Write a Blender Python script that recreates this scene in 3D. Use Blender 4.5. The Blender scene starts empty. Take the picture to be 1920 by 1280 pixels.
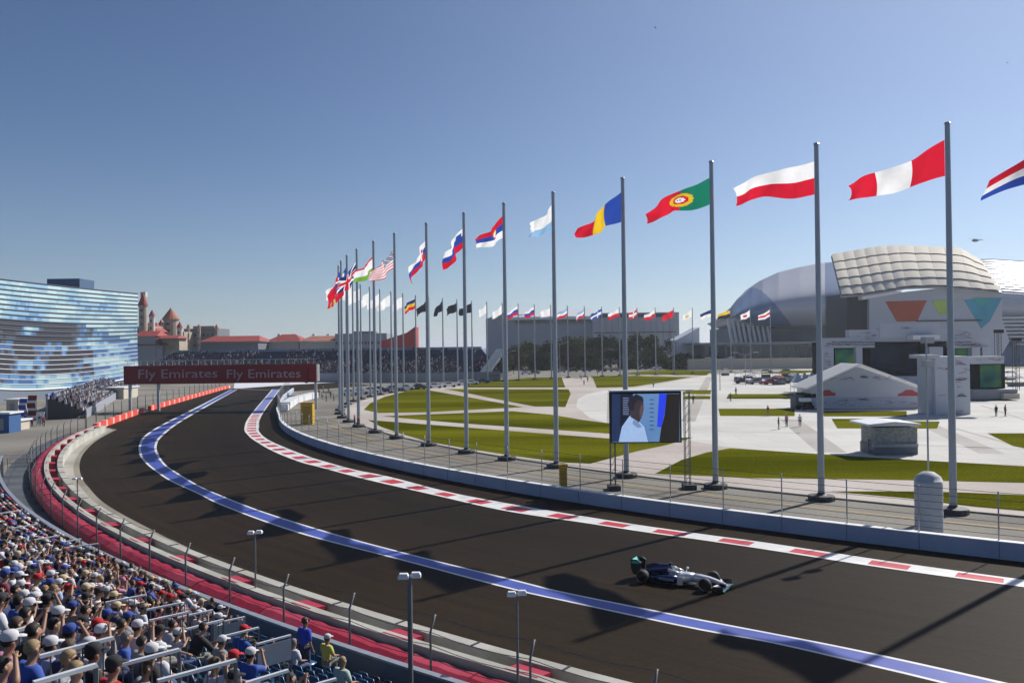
import bpy, bmesh, math, random
from mathutils import Vector, Matrix, noise
from mathutils.geometry import tessellate_polygon
R = math.radians
S = bpy.context.scene
COL = S.collection

# ------------------------------------------------------------------ camera, sky, sun, exposure
F, H = 1550.0, 12.0                                   # focal length in photo pixels, eye height in metres
ROLL, PITCH = R(.7), math.atan(10/1550)
cam_d = bpy.data.cameras.new('camera'); cam = bpy.data.objects.new('camera', cam_d); COL.objects.link(cam)
cam_d.sensor_width = 36; cam_d.lens = F/1920*36; cam_d.clip_start = .1; cam_d.clip_end = 60000
_f = Vector((0, math.cos(PITCH), math.sin(PITCH))); _r = Vector((1, 0, 0)); _u = _r.cross(_f)
CR = _r*math.cos(ROLL) - _u*math.sin(ROLL); CU = _r*math.sin(ROLL) + _u*math.cos(ROLL)
cam.matrix_world = Matrix(((CR.x, CU.x, -_f.x, 0), (CR.y, CU.y, -_f.y, 0), (CR.z, CU.z, -_f.z, H), (0, 0, 0, 1)))
S.camera = cam

SUN_EL, SUN_AZ = R(36.4), R(49.5)                     # azimuth from +Y towards +X
w = bpy.data.worlds.new('World'); S.world = w; w.use_nodes = True
nt = w.node_tree; sky = nt.nodes.new('ShaderNodeTexSky'); sky.sky_type = 'NISHITA'; sky.sun_disc = False
sky.sun_elevation = SUN_EL; sky.sun_rotation = SUN_AZ; sky.air_density = 1.0; sky.dust_density = .3; sky.ozone_density = 3.0
# thin bright sea haze low in the sky, strongest on the sun's side, added to the clear Nishita sky
_tc = nt.nodes.new('ShaderNodeTexCoord'); _sx = nt.nodes.new('ShaderNodeSeparateXYZ'); nt.links.new(_tc.outputs['Generated'], _sx.inputs[0])
def _m(op, a, b=None):
    q = nt.nodes.new('ShaderNodeMath'); q.operation = op
    for i, v in enumerate((a, b)):
        if v is None: continue
        if isinstance(v, (int, float)): q.inputs[i].default_value = v
        else: nt.links.new(v, q.inputs[i])
    return q.outputs[0]
_h = _m('POWER', _m('SUBTRACT', 1.0, _m('MAXIMUM', _sx.outputs[2], 0.0)), 7.0)
_sdir = nt.nodes.new('ShaderNodeVectorMath'); _sdir.operation = 'DOT_PRODUCT'; nt.links.new(_tc.outputs['Generated'], _sdir.inputs[0])
_sdir.inputs[1].default_value = (math.sin(SUN_AZ)*math.cos(SUN_EL), math.cos(SUN_AZ)*math.cos(SUN_EL), math.sin(SUN_EL))
_g = _m('POWER', _m('MAXIMUM', _sdir.outputs['Value'], 0.0), 4.0)
_k = _m('MULTIPLY', _h, _m('ADD', .46, _m('MULTIPLY', _g, .95)))
_k2 = _m('ADD', _k, _m('MULTIPLY', _g, .74))
_hz = nt.nodes.new('ShaderNodeVectorMath'); _hz.operation = 'SCALE'; _hz.inputs[0].default_value = (5.6, 5.6, 5.8); nt.links.new(_k2, _hz.inputs['Scale'])
_ad = nt.nodes.new('ShaderNodeVectorMath'); _ad.operation = 'ADD'; _tn = nt.nodes.new('ShaderNodeVectorMath'); _tn.operation = 'MULTIPLY'; _tn.inputs[1].default_value = (.70, .88, 1.12); nt.links.new(sky.outputs[0], _tn.inputs[0]); nt.links.new(_tn.outputs[0], _ad.inputs[0]); nt.links.new(_hz.outputs[0], _ad.inputs[1])
nt.links.new(_ad.outputs[0], nt.nodes['Background'].inputs[0]); nt.nodes['Background'].inputs[1].default_value = .0535
sd = bpy.data.lights.new('sun', 'SUN'); sd.energy = 5.0; sd.angle = R(.5); sd.color = (1, .95, .88)
so = bpy.data.objects.new('sun', sd); COL.objects.link(so)
so.rotation_euler = Vector((math.sin(SUN_AZ)*math.cos(SUN_EL), math.cos(SUN_AZ)*math.cos(SUN_EL), math.sin(SUN_EL))).to_track_quat('Z', 'Y').to_euler()
S.view_settings.view_transform = 'Standard'; S.view_settings.look = 'None'; S.view_settings.exposure = 0.22; S.view_settings.gamma = 1
S.view_settings.use_curve_mapping = False

# ------------------------------------------------------------------ surveying: photo point -> place in the world
def ray(px, py): return CR*(px-960) - CU*(py-640) + _f*F
def G(px, py, z=0.0):
    d = ray(px, py); t = (z-H)/d.z; return Vector((d.x*t, d.y*t, z))
def AT(px, py, Y):
    d = ray(px, py)*(1/ray(px, py).y)*Y; return Vector((d.x, Y, H+d.z))
def PX(p):
    v = Vector(p)-Vector((0, 0, H)); k = v.dot(_f)
    if k <= 0: return (-9999, -9999)
    return 960+v.dot(CR)*F/k, 640-v.dot(CU)*F/k

# ------------------------------------------------------------------ materials
MATS = {}
def mat(name, col, rough=.6, metal=0, var=.12, scale=3.0, spec=.5, emit=0, bump=0, trans=0, coat=0, objcol=False, coord='Object'):
    if name in MATS: return MATS[name]
    m = bpy.data.materials.new(name); m.use_nodes = True; n = m.node_tree; L = n.links; b = n.nodes['Principled BSDF']
    b.inputs['Roughness'].default_value = rough; b.inputs['Metallic'].default_value = metal
    b.inputs['Specular IOR Level'].default_value = spec; b.inputs['Coat Weight'].default_value = coat
    tc = n.nodes.new('ShaderNodeTexCoord'); nz = n.nodes.new('ShaderNodeTexNoise'); nz.inputs['Scale'].default_value = scale; nz.inputs['Detail'].default_value = 6
    L.new(tc.outputs[coord], nz.inputs['Vector'])
    mr = n.nodes.new('ShaderNodeMapRange'); mr.inputs[1].default_value = .25; mr.inputs[2].default_value = .75
    mr.inputs[3].default_value = 1-var; mr.inputs[4].default_value = 1+var
    L.new(nz.outputs[0], mr.inputs[0])
    mx = n.nodes.new('ShaderNodeVectorMath'); mx.operation = 'SCALE'
    if objcol:
        oi = n.nodes.new('ShaderNodeObjectInfo'); L.new(oi.outputs['Color'], mx.inputs[0])
    else: mx.inputs[0].default_value = col[:3]
    L.new(mr.outputs[0], mx.inputs['Scale']); L.new(mx.outputs[0], b.inputs['Base Color'])
    if bump:
        bp = n.nodes.new('ShaderNodeBump'); bp.inputs['Strength'].default_value = bump; bp.inputs['Distance'].default_value = .02
        nz2 = n.nodes.new('ShaderNodeTexNoise'); nz2.inputs['Scale'].default_value = scale*12; L.new(tc.outputs[coord], nz2.inputs['Vector'])
        L.new(nz2.outputs[0], bp.inputs['Height']); L.new(bp.outputs[0], b.inputs['Normal'])
    if emit:
        L.new(mx.outputs[0], b.inputs['Emission Color']); b.inputs['Emission Strength'].default_value = emit
    if trans:
        tr = n.nodes.new('ShaderNodeBsdfTranslucent'); L.new(mx.outputs[0], tr.inputs[0]); ms = n.nodes.new('ShaderNodeMixShader')
        ms.inputs[0].default_value = trans; L.new(b.outputs[0], ms.inputs[1]); L.new(tr.outputs[0], ms.inputs[2])
        L.new(ms.outputs[0], n.nodes['Material Output'].inputs[0])
    MATS[name] = m; return m

def two_tone(name, c1, c2, scale, rough=.8, lo=.4, hi=.6, stretch=(1, 1, 1), fine=0, bump=0):
    """large soft patches of two real colours plus a fine grain"""
    if name in MATS: return MATS[name]
    m = bpy.data.materials.new(name); m.use_nodes = True; n = m.node_tree; L = n.links; b = n.nodes['Principled BSDF']; b.inputs['Roughness'].default_value = rough; b.inputs['Specular IOR Level'].default_value = .12
    tc = n.nodes.new('ShaderNodeTexCoord'); mp = n.nodes.new('ShaderNodeMapping'); mp.inputs['Scale'].default_value = stretch; L.new(tc.outputs['Object'], mp.inputs[0])
    nz = n.nodes.new('ShaderNodeTexNoise'); nz.inputs['Scale'].default_value = scale; nz.inputs['Detail'].default_value = 5; L.new(mp.outputs[0], nz.inputs['Vector'])
    rp = n.nodes.new('ShaderNodeMapRange'); rp.inputs[1].default_value = lo; rp.inputs[2].default_value = hi; L.new(nz.outputs[0], rp.inputs[0])
    mx = n.nodes.new('ShaderNodeMix'); mx.data_type = 'RGBA'; mx.inputs[6].default_value = (*c1, 1); mx.inputs[7].default_value = (*c2, 1); L.new(rp.outputs[0], mx.inputs[0])
    n2 = n.nodes.new('ShaderNodeTexNoise'); n2.inputs['Scale'].default_value = 40*max(scale, .1); n2.inputs['Detail'].default_value = 3; L.new(tc.outputs['Object'], n2.inputs['Vector'])
    r2 = n.nodes.new('ShaderNodeMapRange'); r2.inputs[1].default_value = .3; r2.inputs[2].default_value = .7; r2.inputs[3].default_value = 1-fine; r2.inputs[4].default_value = 1+fine; L.new(n2.outputs[0], r2.inputs[0])
    sc = n.nodes.new('ShaderNodeVectorMath'); sc.operation = 'SCALE'; L.new(mx.outputs[2], sc.inputs[0]); L.new(r2.outputs[0], sc.inputs['Scale']); L.new(sc.outputs[0], b.inputs['Base Color'])
    if bump:
        bp = n.nodes.new('ShaderNodeBump'); bp.inputs['Strength'].default_value = bump; bp.inputs['Distance'].default_value = .05; L.new(n2.outputs[0], bp.inputs['Height']); L.new(bp.outputs[0], b.inputs['Normal'])
    MATS[name] = m; return m

# ------------------------------------------------------------------ object helpers
def tag(o, label=None, cat=None, group=None, kind=None):
    if label: o['label'] = label
    if cat: o['category'] = cat
    if group: o['group'] = group
    if kind: o['kind'] = kind
    return o
def thing(name, label, cat, loc=(0, 0, 0), rz=0, group=None):
    o = bpy.data.objects.new(name, None); COL.objects.link(o); o.location = loc; o.rotation_euler = (0, 0, rz); o.empty_display_size = .2
    return tag(o, label, cat, group)
def ordn(n): return f"{n}{'th' if 10 <= n % 100 <= 20 else {1: 'st', 2: 'nd', 3: 'rd'}.get(n % 10, 'th')}"
class MB:
    def __init__(s): s.v = []; s.f = []; s.m = []
    def add(s, vs, fs, mi=0):
        k = len(s.v); s.v += [Vector(q) for q in vs]; s.f += [tuple(k+i for i in f) for f in fs]; s.m += [mi]*len(fs); return s
    def box(s, c, d, rz=0, mi=0, rot=None):
        c = Vector(c); M = rot or Matrix.Rotation(rz, 3, 'Z')
        vs = [c + M @ Vector((x*d[0]/2, y*d[1]/2, z*d[2]/2)) for x in (-1, 1) for y in (-1, 1) for z in (-1, 1)]
        return s.add(vs, [(0, 1, 3, 2), (4, 6, 7, 5), (0, 4, 5, 1), (2, 3, 7, 6), (0, 2, 6, 4), (1, 5, 7, 3)], mi)
    def beam(s, a, b, wd, ht, mi=0):
        a = Vector(a); b = Vector(b); d = b-a; L = d.length
        if L < 1e-6: return s
        x = d/L; up = Vector((0, 0, 1)) if abs(x.z) < .95 else Vector((0, 1, 0)); y = up.cross(x).normalized(); z = x.cross(y)
        M = Matrix((x, y, z)).transposed(); return s.box((a+b)/2, (L, wd, ht), rot=M, mi=mi)
    def tube(s, pts, r, n=8, mi=0, cap=True):
        pts = [Vector(p) for p in pts]; rs = r if isinstance(r, (list, tuple)) else [r]*len(pts); vs = []; fs = []
        for i, p in enumerate(pts):
            d = (pts[min(i+1, len(pts)-1)]-pts[max(i-1, 0)]).normalized(); up = Vector((0, 0, 1)) if abs(d.z) < .9 else Vector((1, 0, 0))
            a = up.cross(d).normalized(); b = d.cross(a)
            for k in range(n): t = 2*math.pi*k/n; vs.append(p+(a*math.cos(t)+b*math.sin(t))*rs[i])
        for i in range(len(pts)-1):
            for k in range(n): fs.append((i*n+k, i*n+(k+1) % n, (i+1)*n+(k+1) % n, (i+1)*n+k))
        if cap: fs += [tuple(range(n))[::-1], tuple(range((len(pts)-1)*n, len(pts)*n))]
        return s.add(vs, fs, mi)
    def lathe(s, prof, c=(0, 0, 0), n=16, axis='Z', mi=0):
        c = Vector(c); vs = []; fs = []; M = {'Z': Matrix.Identity(3), 'Y': Matrix.Rotation(-math.pi/2, 3, 'X'), 'X': Matrix.Rotation(math.pi/2, 3, 'Y')}[axis]
        for r, z in prof:
            for k in range(n): t = 2*math.pi*k/n; vs.append(c+M@Vector((r*math.cos(t), r*math.sin(t), z)))
        for i in range(len(prof)-1):
            for k in range(n): fs.append((i*n+k, i*n+(k+1) % n, (i+1)*n+(k+1) % n, (i+1)*n+k))
        return s.add(vs, fs, mi)
    def ball(s, c, r, n=10, m=6, mi=0, sc=(1, 1, 1)):
        c = Vector(c); vs = []; fs = []
        for i in range(m+1):
            a = math.pi*i/m
            for k in range(n): t = 2*math.pi*k/n; vs.append(c+Vector((r*math.sin(a)*math.cos(t)*sc[0], r*math.sin(a)*math.sin(t)*sc[1], r*math.cos(a)*sc[2])))
        for i in range(m):
            for k in range(n): fs.append((i*n+k, (i+1)*n+k, (i+1)*n+(k+1) % n, i*n+(k+1) % n))
        return s.add(vs, fs, mi)
    def prism(s, poly, ext, mi=0):
        """closed solid: polygon points (3-D) pushed along vector ext"""
        poly = [Vector(p) for p in poly]; n = len(poly); e = Vector(ext); tri = tessellate_polygon([poly])
        s.add(poly+[p+e for p in poly], [tuple(t) for t in tri]+[tuple(n+i for i in reversed(t)) for t in tri]+[(i, (i+1) % n, n+(i+1) % n, n+i) for i in range(n)], mi); return s
    def sheet(s, poly, z, mi=0):
        poly = [Vector((p[0], p[1], z)) for p in poly]; s.add(poly, [tuple(t) for t in tessellate_polygon([poly])], mi); return s
    def loft(s, secs, mi=0, cap=True, close=True):
        n = len(secs[0]); vs = [q for sec in secs for q in sec]; fs = []
        for i in range(len(secs)-1):
            for k in range(n if close else n-1): fs.append((i*n+k, i*n+(k+1) % n, (i+1)*n+(k+1) % n, (i+1)*n+k))
        if cap and close: fs += [tuple(range(n))[::-1], tuple(range((len(secs)-1)*n, len(secs)*n))]
        return s.add(vs, fs, mi)
    def build(s, name, mats, parent=None, world=True, smooth=False, kind=None, up=False, label=None, fix=True):
        me = bpy.data.meshes.new(name); off = Vector((0, 0, 0))
        if parent is not None and world:
            p = parent
            while p is not None: off += p.location; p = p.parent
        me.from_pydata([tuple(q-off) for q in s.v], [], s.f)
        for m in (mats if isinstance(mats, (list, tuple)) else [mats]): me.materials.append(m)
        for p, mi in zip(me.polygons, s.m): p.material_index = mi; p.use_smooth = smooth
        if fix or up:
            bm = bmesh.new(); bm.from_mesh(me); bmesh.ops.recalc_face_normals(bm, faces=bm.faces)
            if up:
                for f in bm.faces:
                    if f.normal.z < 0: f.normal_flip()
            bm.to_mesh(me); bm.free()
        o = bpy.data.objects.new(name, me); COL.objects.link(o)
        if parent is not None: o.parent = parent
        if kind: o['kind'] = kind
        if label: o['label'] = label
        return o
def copy_tree(o, parent=None):
    c = o.copy(); COL.objects.link(c); c.parent = parent
    for ch in list(o.children): copy_tree(ch, c)
    return c
def text_mesh(txt, size, depth=.01, font_shear=0):
    cu = bpy.data.curves.new('lettering', 'FONT'); cu.body = txt; cu.size = size; cu.extrude = depth; cu.align_x = 'CENTER'; cu.align_y = 'CENTER'; cu.shear = font_shear; cu.resolution_u = 3
    o = bpy.data.objects.new('tmp', cu); COL.objects.link(o); dg = bpy.context.evaluated_depsgraph_get()
    me = bpy.data.meshes.new_from_object(o.evaluated_get(dg)); bpy.data.objects.remove(o); return me
def lettering(txt, size, center, xdir, updir, material, parent, width=None, depth=.02, name='lettering'):
    me = text_mesh(txt, size, depth); x = Vector(xdir).normalized(); u = Vector(updir).normalized(); n = x.cross(u)
    wv = max(v.co.x for v in me.vertices)-min(v.co.x for v in me.vertices); sx = (width/wv) if width else 1
    off = Vector((0, 0, 0)); p = parent
    while p is not None: off += p.location; p = p.parent
    for v in me.vertices: q = v.co.copy(); v.co = Vector(center)+x*q.x*sx+u*q.y+n*q.z-off
    me.materials.clear(); me.materials.append(material); o = bpy.data.objects.new(name, me); COL.objects.link(o); o.parent = parent; return o

def smooth_line(pts, step):
    """Catmull-Rom through points, resampled at even spacing"""
    P = [Vector(p) for p in pts]; P = [P[0]*2-P[1]]+P+[P[-1]*2-P[-2]]; out = []
    for i in range(1, len(P)-2):
        a, b, c, d = P[i-1:i+3]; n = max(2, int((c-b).length/step*3))
        for k in range(n):
            t = k/n; out.append(.5*((2*b)+(c-a)*t+(2*a-5*b+4*c-d)*t*t+(3*b-a-3*c+d)*t**3))
    out.append(P[-2]); return resample(out, step)
def resample(P, step=None, n=None):
    L = [0]
    for a, b in zip(P, P[1:]): L.append(L[-1]+(b-a).length)
    n = n or max(2, int(L[-1]/step)+1); out = []; j = 0
    for k in range(n):
        s = L[-1]*k/(n-1)
        while j < len(L)-2 and L[j+1] < s: j += 1
        t = (s-L[j])/max(1e-9, L[j+1]-L[j]); out.append(P[j].lerp(P[j+1], min(1, t)))
    return out
def normals2d(P):
    out = []
    for i in range(len(P)):
        d = P[min(i+1, len(P)-1)]-P[max(i-1, 0)]; d.z = 0; d.normalize(); out.append(Vector((-d.y, d.x, 0)))
    return out
def offset(P, d): return [p+n*d for p, n in zip(P, normals2d(P))]
def ribbon_mb(A, B, z, mi=0, mb=None):
    mb = mb or MB()
    for i in range(len(A)-1):
        mb.add([(A[i].x, A[i].y, z), (A[i+1].x, A[i+1].y, z), (B[i+1].x, B[i+1].y, z), (B[i].x, B[i].y, z)], [(0, 1, 2, 3)], mi)
    return mb
def wall_mb(P, d0, d1, z0, z1, mb=None, mi=0):
    """solid wall along P between plan offsets d0 and d1"""
    mb = mb or MB(); A = offset(P, d0); B = offset(P, d1)
    secs = [[(a.x, a.y, z0), (a.x, a.y, z1), (b.x, b.y, z1), (b.x, b.y, z0)] for a, b in zip(A, B)]
    return mb.loft(secs, mi)
def arc(c, r, a0, a1, n): return [Vector((c[0]+r*math.cos(a0+(a1-a0)*k/(n-1)), c[1]+r*math.sin(a0+(a1-a0)*k/(n-1)), 0)) for k in range(n)]
def PP(l, z=0.0): return [G(a, b, z) for a, b in l]

# ------------------------------------------------------------------ ground, track, plaza
M_ground = two_tone('ground_paving', (.17, .16, .14), (.24, .225, .195), .06, .9, fine=.12)
MB().sheet([(-3000, -300), (3000, -300), (3000, 5000), (-3000, 5000)], 0).build('ground', M_ground, kind='structure', up=True)
M_sea = mat('sea_water', (.05, .10, .15), .35, var=.2, scale=.02)
MB().sheet([(-6000, 1100), (9000, 1100), (9000, 16000), (-6000, 16000)], .3).build('sea', M_sea, kind='structure', up=True)

INN = arc((118.8, 180.6), 163.5, R(268), R(195), 90)                       # inner concrete wall, near to far
INN = resample(INN + PP([(518, 776), (522, 762), (530, 748), (548, 734)]), n=150)
WAL = arc((103.14, 163.8), 169.0, R(266), R(193.5), 90)                    # outer concrete wall
RED = smooth_line(PP([(178, 806), (228, 787), (269, 773), (345, 751), (415, 731), (430, 728)]), 2.0)
OUT = resample(WAL + [RED[0]] + RED[1:], n=150)
M_asph = two_tone('track_asphalt', (.0225, .0150, .0078), (.030, .0200, .0108), .05, .62, .35, .65, (1, 1, 1), .16, .15)
def _asph():
    n = M_asph.node_tree; L = n.links; b = n.nodes['Principled BSDF']                # rubber laid down along the driven line, worn paver lanes
    src = b.inputs['Base Color'].links[0].from_socket
    at = n.nodes.new('ShaderNodeAttribute'); at.attribute_name = 'lane'; sx = n.nodes.new('ShaderNodeSeparateXYZ'); L.new(at.outputs['Vector'], sx.inputs[0])
    cr = n.nodes.new('ShaderNodeValToRGB'); L.new(sx.outputs[0], cr.inputs[0]); e = cr.color_ramp.elements
    pts = [(0, .95), (.10, 1.1), (.20, .82), (.33, .72), (.46, .86), (.58, 1.0), (.66, 1.16), (.74, .98), (.86, 1.12), (1, 1.18)]
    e[0].position = 0; e[0].color = (.95,)*3+(1,); e[1].position = 1; e[1].color = (1.18/1.2,)*3+(1,)
    for p_, v_ in pts[1:-1]: q = e.new(p_); q.color = (v_/1.2,)*3+(1,)
    mp = n.nodes.new('ShaderNodeMapping'); mp.inputs['Scale'].default_value = (45, .05, 1); L.new(at.outputs['Vector'], mp.inputs[0])
    nz = n.nodes.new('ShaderNodeTexNoise'); nz.inputs['Scale'].default_value = 1.0; nz.inputs['Detail'].default_value = 5; L.new(mp.outputs[0], nz.inputs[0])
    mr = n.nodes.new('ShaderNodeMapRange'); mr.inputs[1].default_value = .3; mr.inputs[2].default_value = .7; mr.inputs[3].default_value = .80; mr.inputs[4].default_value = 1.22; L.new(nz.outputs[0], mr.inputs[0])
    mu = n.nodes.new('ShaderNodeMath'); mu.operation = 'MULTIPLY'; L.new(cr.outputs[0], mu.inputs[0]); L.new(mr.outputs[0], mu.inputs[1])
    sc = n.nodes.new('ShaderNodeVectorMath'); sc.operation = 'SCALE'; L.new(src, sc.inputs[0]); L.new(mu.outputs[0], sc.inputs['Scale']); L.new(sc.outputs[0], b.inputs['Base Color'])
    return M_asph
_asph()
mb = ribbon_mb(INN, OUT, .006)
mb.sheet([G(548, 733.5), G(440, 727.6), G(440, 726), G(640, 717), G(700, 722)], .0075)
trk = mb.build('track', M_asph, kind='structure', up=True)
_at = trk.data.attributes.new('lane', 'FLOAT_VECTOR', 'POINT')
_al = [0.0]
for a, b in zip(INN, INN[1:]): _al.append(_al[-1]+(b-a).length)
for i in range(len(INN)-1):
    for k, (u, v) in enumerate(((0, i), (0, i+1), (1, i+1), (1, i))): _at.data[i*4+k].vector = (u, _al[v], 0)

M_white = mat('white_paint', (.70, .70, .68), .55, var=.14, scale=.9)
M_redp = mat('red_paint', (.55, .03, .04), .5, var=.12, scale=1.5)
M_bluep = mat('blue_paint', (.055, .085, .37), .5, var=.2, scale=1.0)
M_violet = mat('worn_blue_paint', (.20, .23, .50), .6, var=.1, scale=1.0)
def edge_pair(a, b, n):
    return resample(smooth_line(PP(a), .5), n=n), resample(smooth_line(PP(b), .5), n=n)
def lerp_line(A, B, t): return [a.lerp(b, t if not callable(t) else t(i/(len(A)-1))) for i, (a, b) in enumerate(zip(A, B))]
# blue line
bo = [(433, 730), (371, 762), (307, 794), (272, 816), (260.6, 835), (262.5, 854), (274, 869), (292.5, 884), (319, 901.5), (367, 923.5), (420, 949), (553, 997), (753, 1050), (953, 1103), (1060, 1127), (1300, 1178.5), (1451, 1206), (1644, 1251), (1764, 1280), (2080, 1362)]
bi = [(445, 730), (388, 762), (337, 792), (304, 818), (294, 835), (297, 851), (311, 871), (337.5, 889), (375, 911), (416, 929), (497, 960), (633, 1002), (787, 1043), (967, 1087), (1060, 1110), (1300, 1158), (1451, 1187), (1609, 1218), (1850, 1271), (2120, 1334)]
def match_pair(a, b, step):
    """resample a evenly and pair each point with the nearest point of b"""
    A = smooth_line(PP(a), step); Bf = smooth_line(PP(b), .25); out = []
    for p in A: out.append(min(Bf, key=lambda q: (q-p).length))
    return A, out
A, B = match_pair(bo, bi, 1.0); n = len(A)
wf = lambda t: .13 + .15*max(0, 1-abs(t-.33)/.22)
E1 = [a.lerp(b, wf(i/n)) for i, (a, b) in enumerate(zip(A, B))]; E2 = [b.lerp(a, wf(i/n)) for i, (a, b) in enumerate(zip(A, B))]
mb = ribbon_mb(A, E1, .012, 0); ribbon_mb(E1, E2, .012, 1, mb); ribbon_mb(E2, B, .012, 0, mb)
mb.build('blue_track_line', [M_white, M_bluep], kind='structure', up=True)
# red and white kerb with its blue far end
ko = [(510, 730), (472, 775), (458.5, 801), (465, 816), (482, 829), (512, 846), (559, 865), (600, 876), (683, 898), (813, 928), (943, 957), (1100, 981), (1224, 1000), (1312, 1012), (1440, 1031), (1644, 1063), (1920, 1101), (2150, 1130)]
ki = [(525, 730), (493, 775), (485.6, 801), (487.5, 811), (502.5, 824), (540, 841), (577, 855), (605, 864), (667, 881), (727, 893), (827, 919), (893, 933), (993, 951), (1150, 977), (1300, 999), (1440, 1018), (1644, 1049), (1815, 1073), (1920, 1087), (2150, 1116)]
A, B = match_pair(ko, ki, .2); acc = 0; mb = MB()
for i in range(len(A)-1):
    acc += (A[i+1]-A[i]).length; px, py = PX(A[i])
    red = (acc % 4.35) < 2.05
    if px < 520 and py < 776:
        cuts, ms = (0, .12, .88, 1), (0, 2, 0)
    else: cuts, ms = (0, .17, .80, 1), (0, 1 if red else 0, 0)
    for (c0, c1, m_) in zip(cuts, cuts[1:], ms):
        mb.add([(*A[i].lerp(B[i], c0).xy, .03), (*A[i+1].lerp(B[i+1], c0).xy, .03), (*A[i+1].lerp(B[i+1], c1).xy, .03), (*A[i].lerp(B[i], c1).xy, .03)], [(0, 1, 2, 3)], m_)
mb.build('kerb', [M_white, M_redp, M_violet], kind='structure', up=True)

# outer run-off apron (concrete) on the far left of the bend
M_apron = two_tone('apron_concrete', (.30, .285, .245), (.40, .385, .345), .15, .85, fine=.08)
M_apron2 = two_tone('apron_edge', (.22, .195, .155), (.28, .255, .21), .15, .85, fine=.08)
te = [(219, 805), (190, 820), (172, 833), (156, 851), (149.5, 868), (150, 884), (156, 900), (165, 912), (187, 936), (221, 959), (285, 993), (356, 1028)]
TE = smooth_line(PP(te), 1.0)
wn = [min(resample(WAL, .5), key=lambda q: (q-p).length) for p in TE]; wn[0] = G(187, 800)
mid = [a.lerp(b, .35) for a, b in zip(TE, wn)]
ribbon_mb(TE, mid, .012).build('apron_edge', M_apron2, kind='structure', up=True)
ribbon_mb(mid, wn, .0135).build('apron', M_apron, kind='structure', up=True)

# tarmac walkway between the outer barrier and the near grandstand
M_walk = two_tone('walkway_tarmac', (.075, .085, .10), (.11, .12, .135), .3, .8, fine=.15)
WS = resample(WAL, 1.5)
WSt = [p for p in WS]
ribbon_mb(offset(WSt, .4), offset(WSt, 5.0), .008).build('walkway', M_walk, kind='structure', up=True)

# plaza: pinkish paving disc, pale paving, lawns
def joints(m, size, depth=.82):
    n = m.node_tree; L = n.links; b = n.nodes['Principled BSDF']; src = b.inputs['Base Color'].links[0].from_socket
    tc = n.nodes.new('ShaderNodeTexCoord'); br_ = n.nodes.new('ShaderNodeTexBrick'); L.new(tc.outputs['Object'], br_.inputs['Vector'])
    br_.inputs['Color1'].default_value = (1, 1, 1, 1); br_.inputs['Color2'].default_value = (.93, .93, .92, 1); br_.inputs['Mortar'].default_value = (depth,)*3+(1,); br_.inputs['Scale'].default_value = 1; br_.inputs['Mortar Size'].default_value = .06*size/3
    br_.inputs['Brick Width'].default_value = size*1.6; br_.inputs['Row Height'].default_value = size
    mu = n.nodes.new('ShaderNodeVectorMath'); mu.operation = 'MULTIPLY'; L.new(src, mu.inputs[0]); L.new(br_.outputs[0], mu.inputs[1]); L.new(mu.outputs[0], b.inputs['Base Color'])
PC, PR = (126.8, 189.3), 162.9                         # ring of flagpoles, found by surveying their feet
M_pink = two_tone('plaza_paving', (.42, .37, .335), (.50, .45, .41), .05, .85, fine=.06)
MB().sheet(arc(PC, PR-1.2, 0, 2*math.pi, 120)[:-1], .006).build('plaza_paving', M_pink, kind='structure', up=True)
M_pale = two_tone('pale_paving', (.52, .51, .475), (.60, .59, .555), .04, .85, fine=.05)
pale = [(1080, 762), (1083, 748), (1100, 739), (1135, 731), (1190, 727), (1250, 717), (1330, 703), (1500, 692), (2300, 690), (2300, 890), (1920, 872), (1700, 862), (1500, 850), (1370, 839), (1292, 826), (1200, 812), (1150, 797), (1105, 783)]
joints(M_pale, 4.0); joints(M_pink, 2.4, .86)
MB().sheet(PP(pale), .012).build('pale_paving', M_pale, kind='structure', up=True)
slab = MB()                                            # darker joints and bands laid into the pale paving
for (a, b, wd) in [((1350, 752), (1900, 756), .5), ((1340, 808), (1500, 812), .5), ((1780, 800), (2000, 862), .6), ((1700, 834), (2050, 846), .4), ((1480, 786), (1560, 848), 3.0), ((1840, 760), (1960, 800), .5),
                   ((1140, 735), (1140, 800), .4), ((1090, 760), (1160, 760), .3), ((1095, 771), (1160, 772), .3), ((1330, 706), (1290, 790), 2.2), ((1720, 788), (1860, 850), 2.5)]:
    p, q = G(*a), G(*b); d = (q-p).normalized(); nn = Vector((-d.y, d.x, 0))*wd/2
    slab.add([p+nn+Vector((0, 0, .018)), q+nn+Vector((0, 0, .018)), q-nn+Vector((0, 0, .018)), p-nn+Vector((0, 0, .018))], [(0, 1, 2, 3)])
slab.build('paving_bands', two_tone('band_paving', (.36, .34, .31), (.43, .41, .38), .1, .85, fine=.05), kind='structure', up=True)
M_grass = two_tone('lawn_grass', (.058, .064, .002), (.130, .132, .008), .035, .95, .40, .60, (.25, 1.9, 1), .35, .6)
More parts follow.
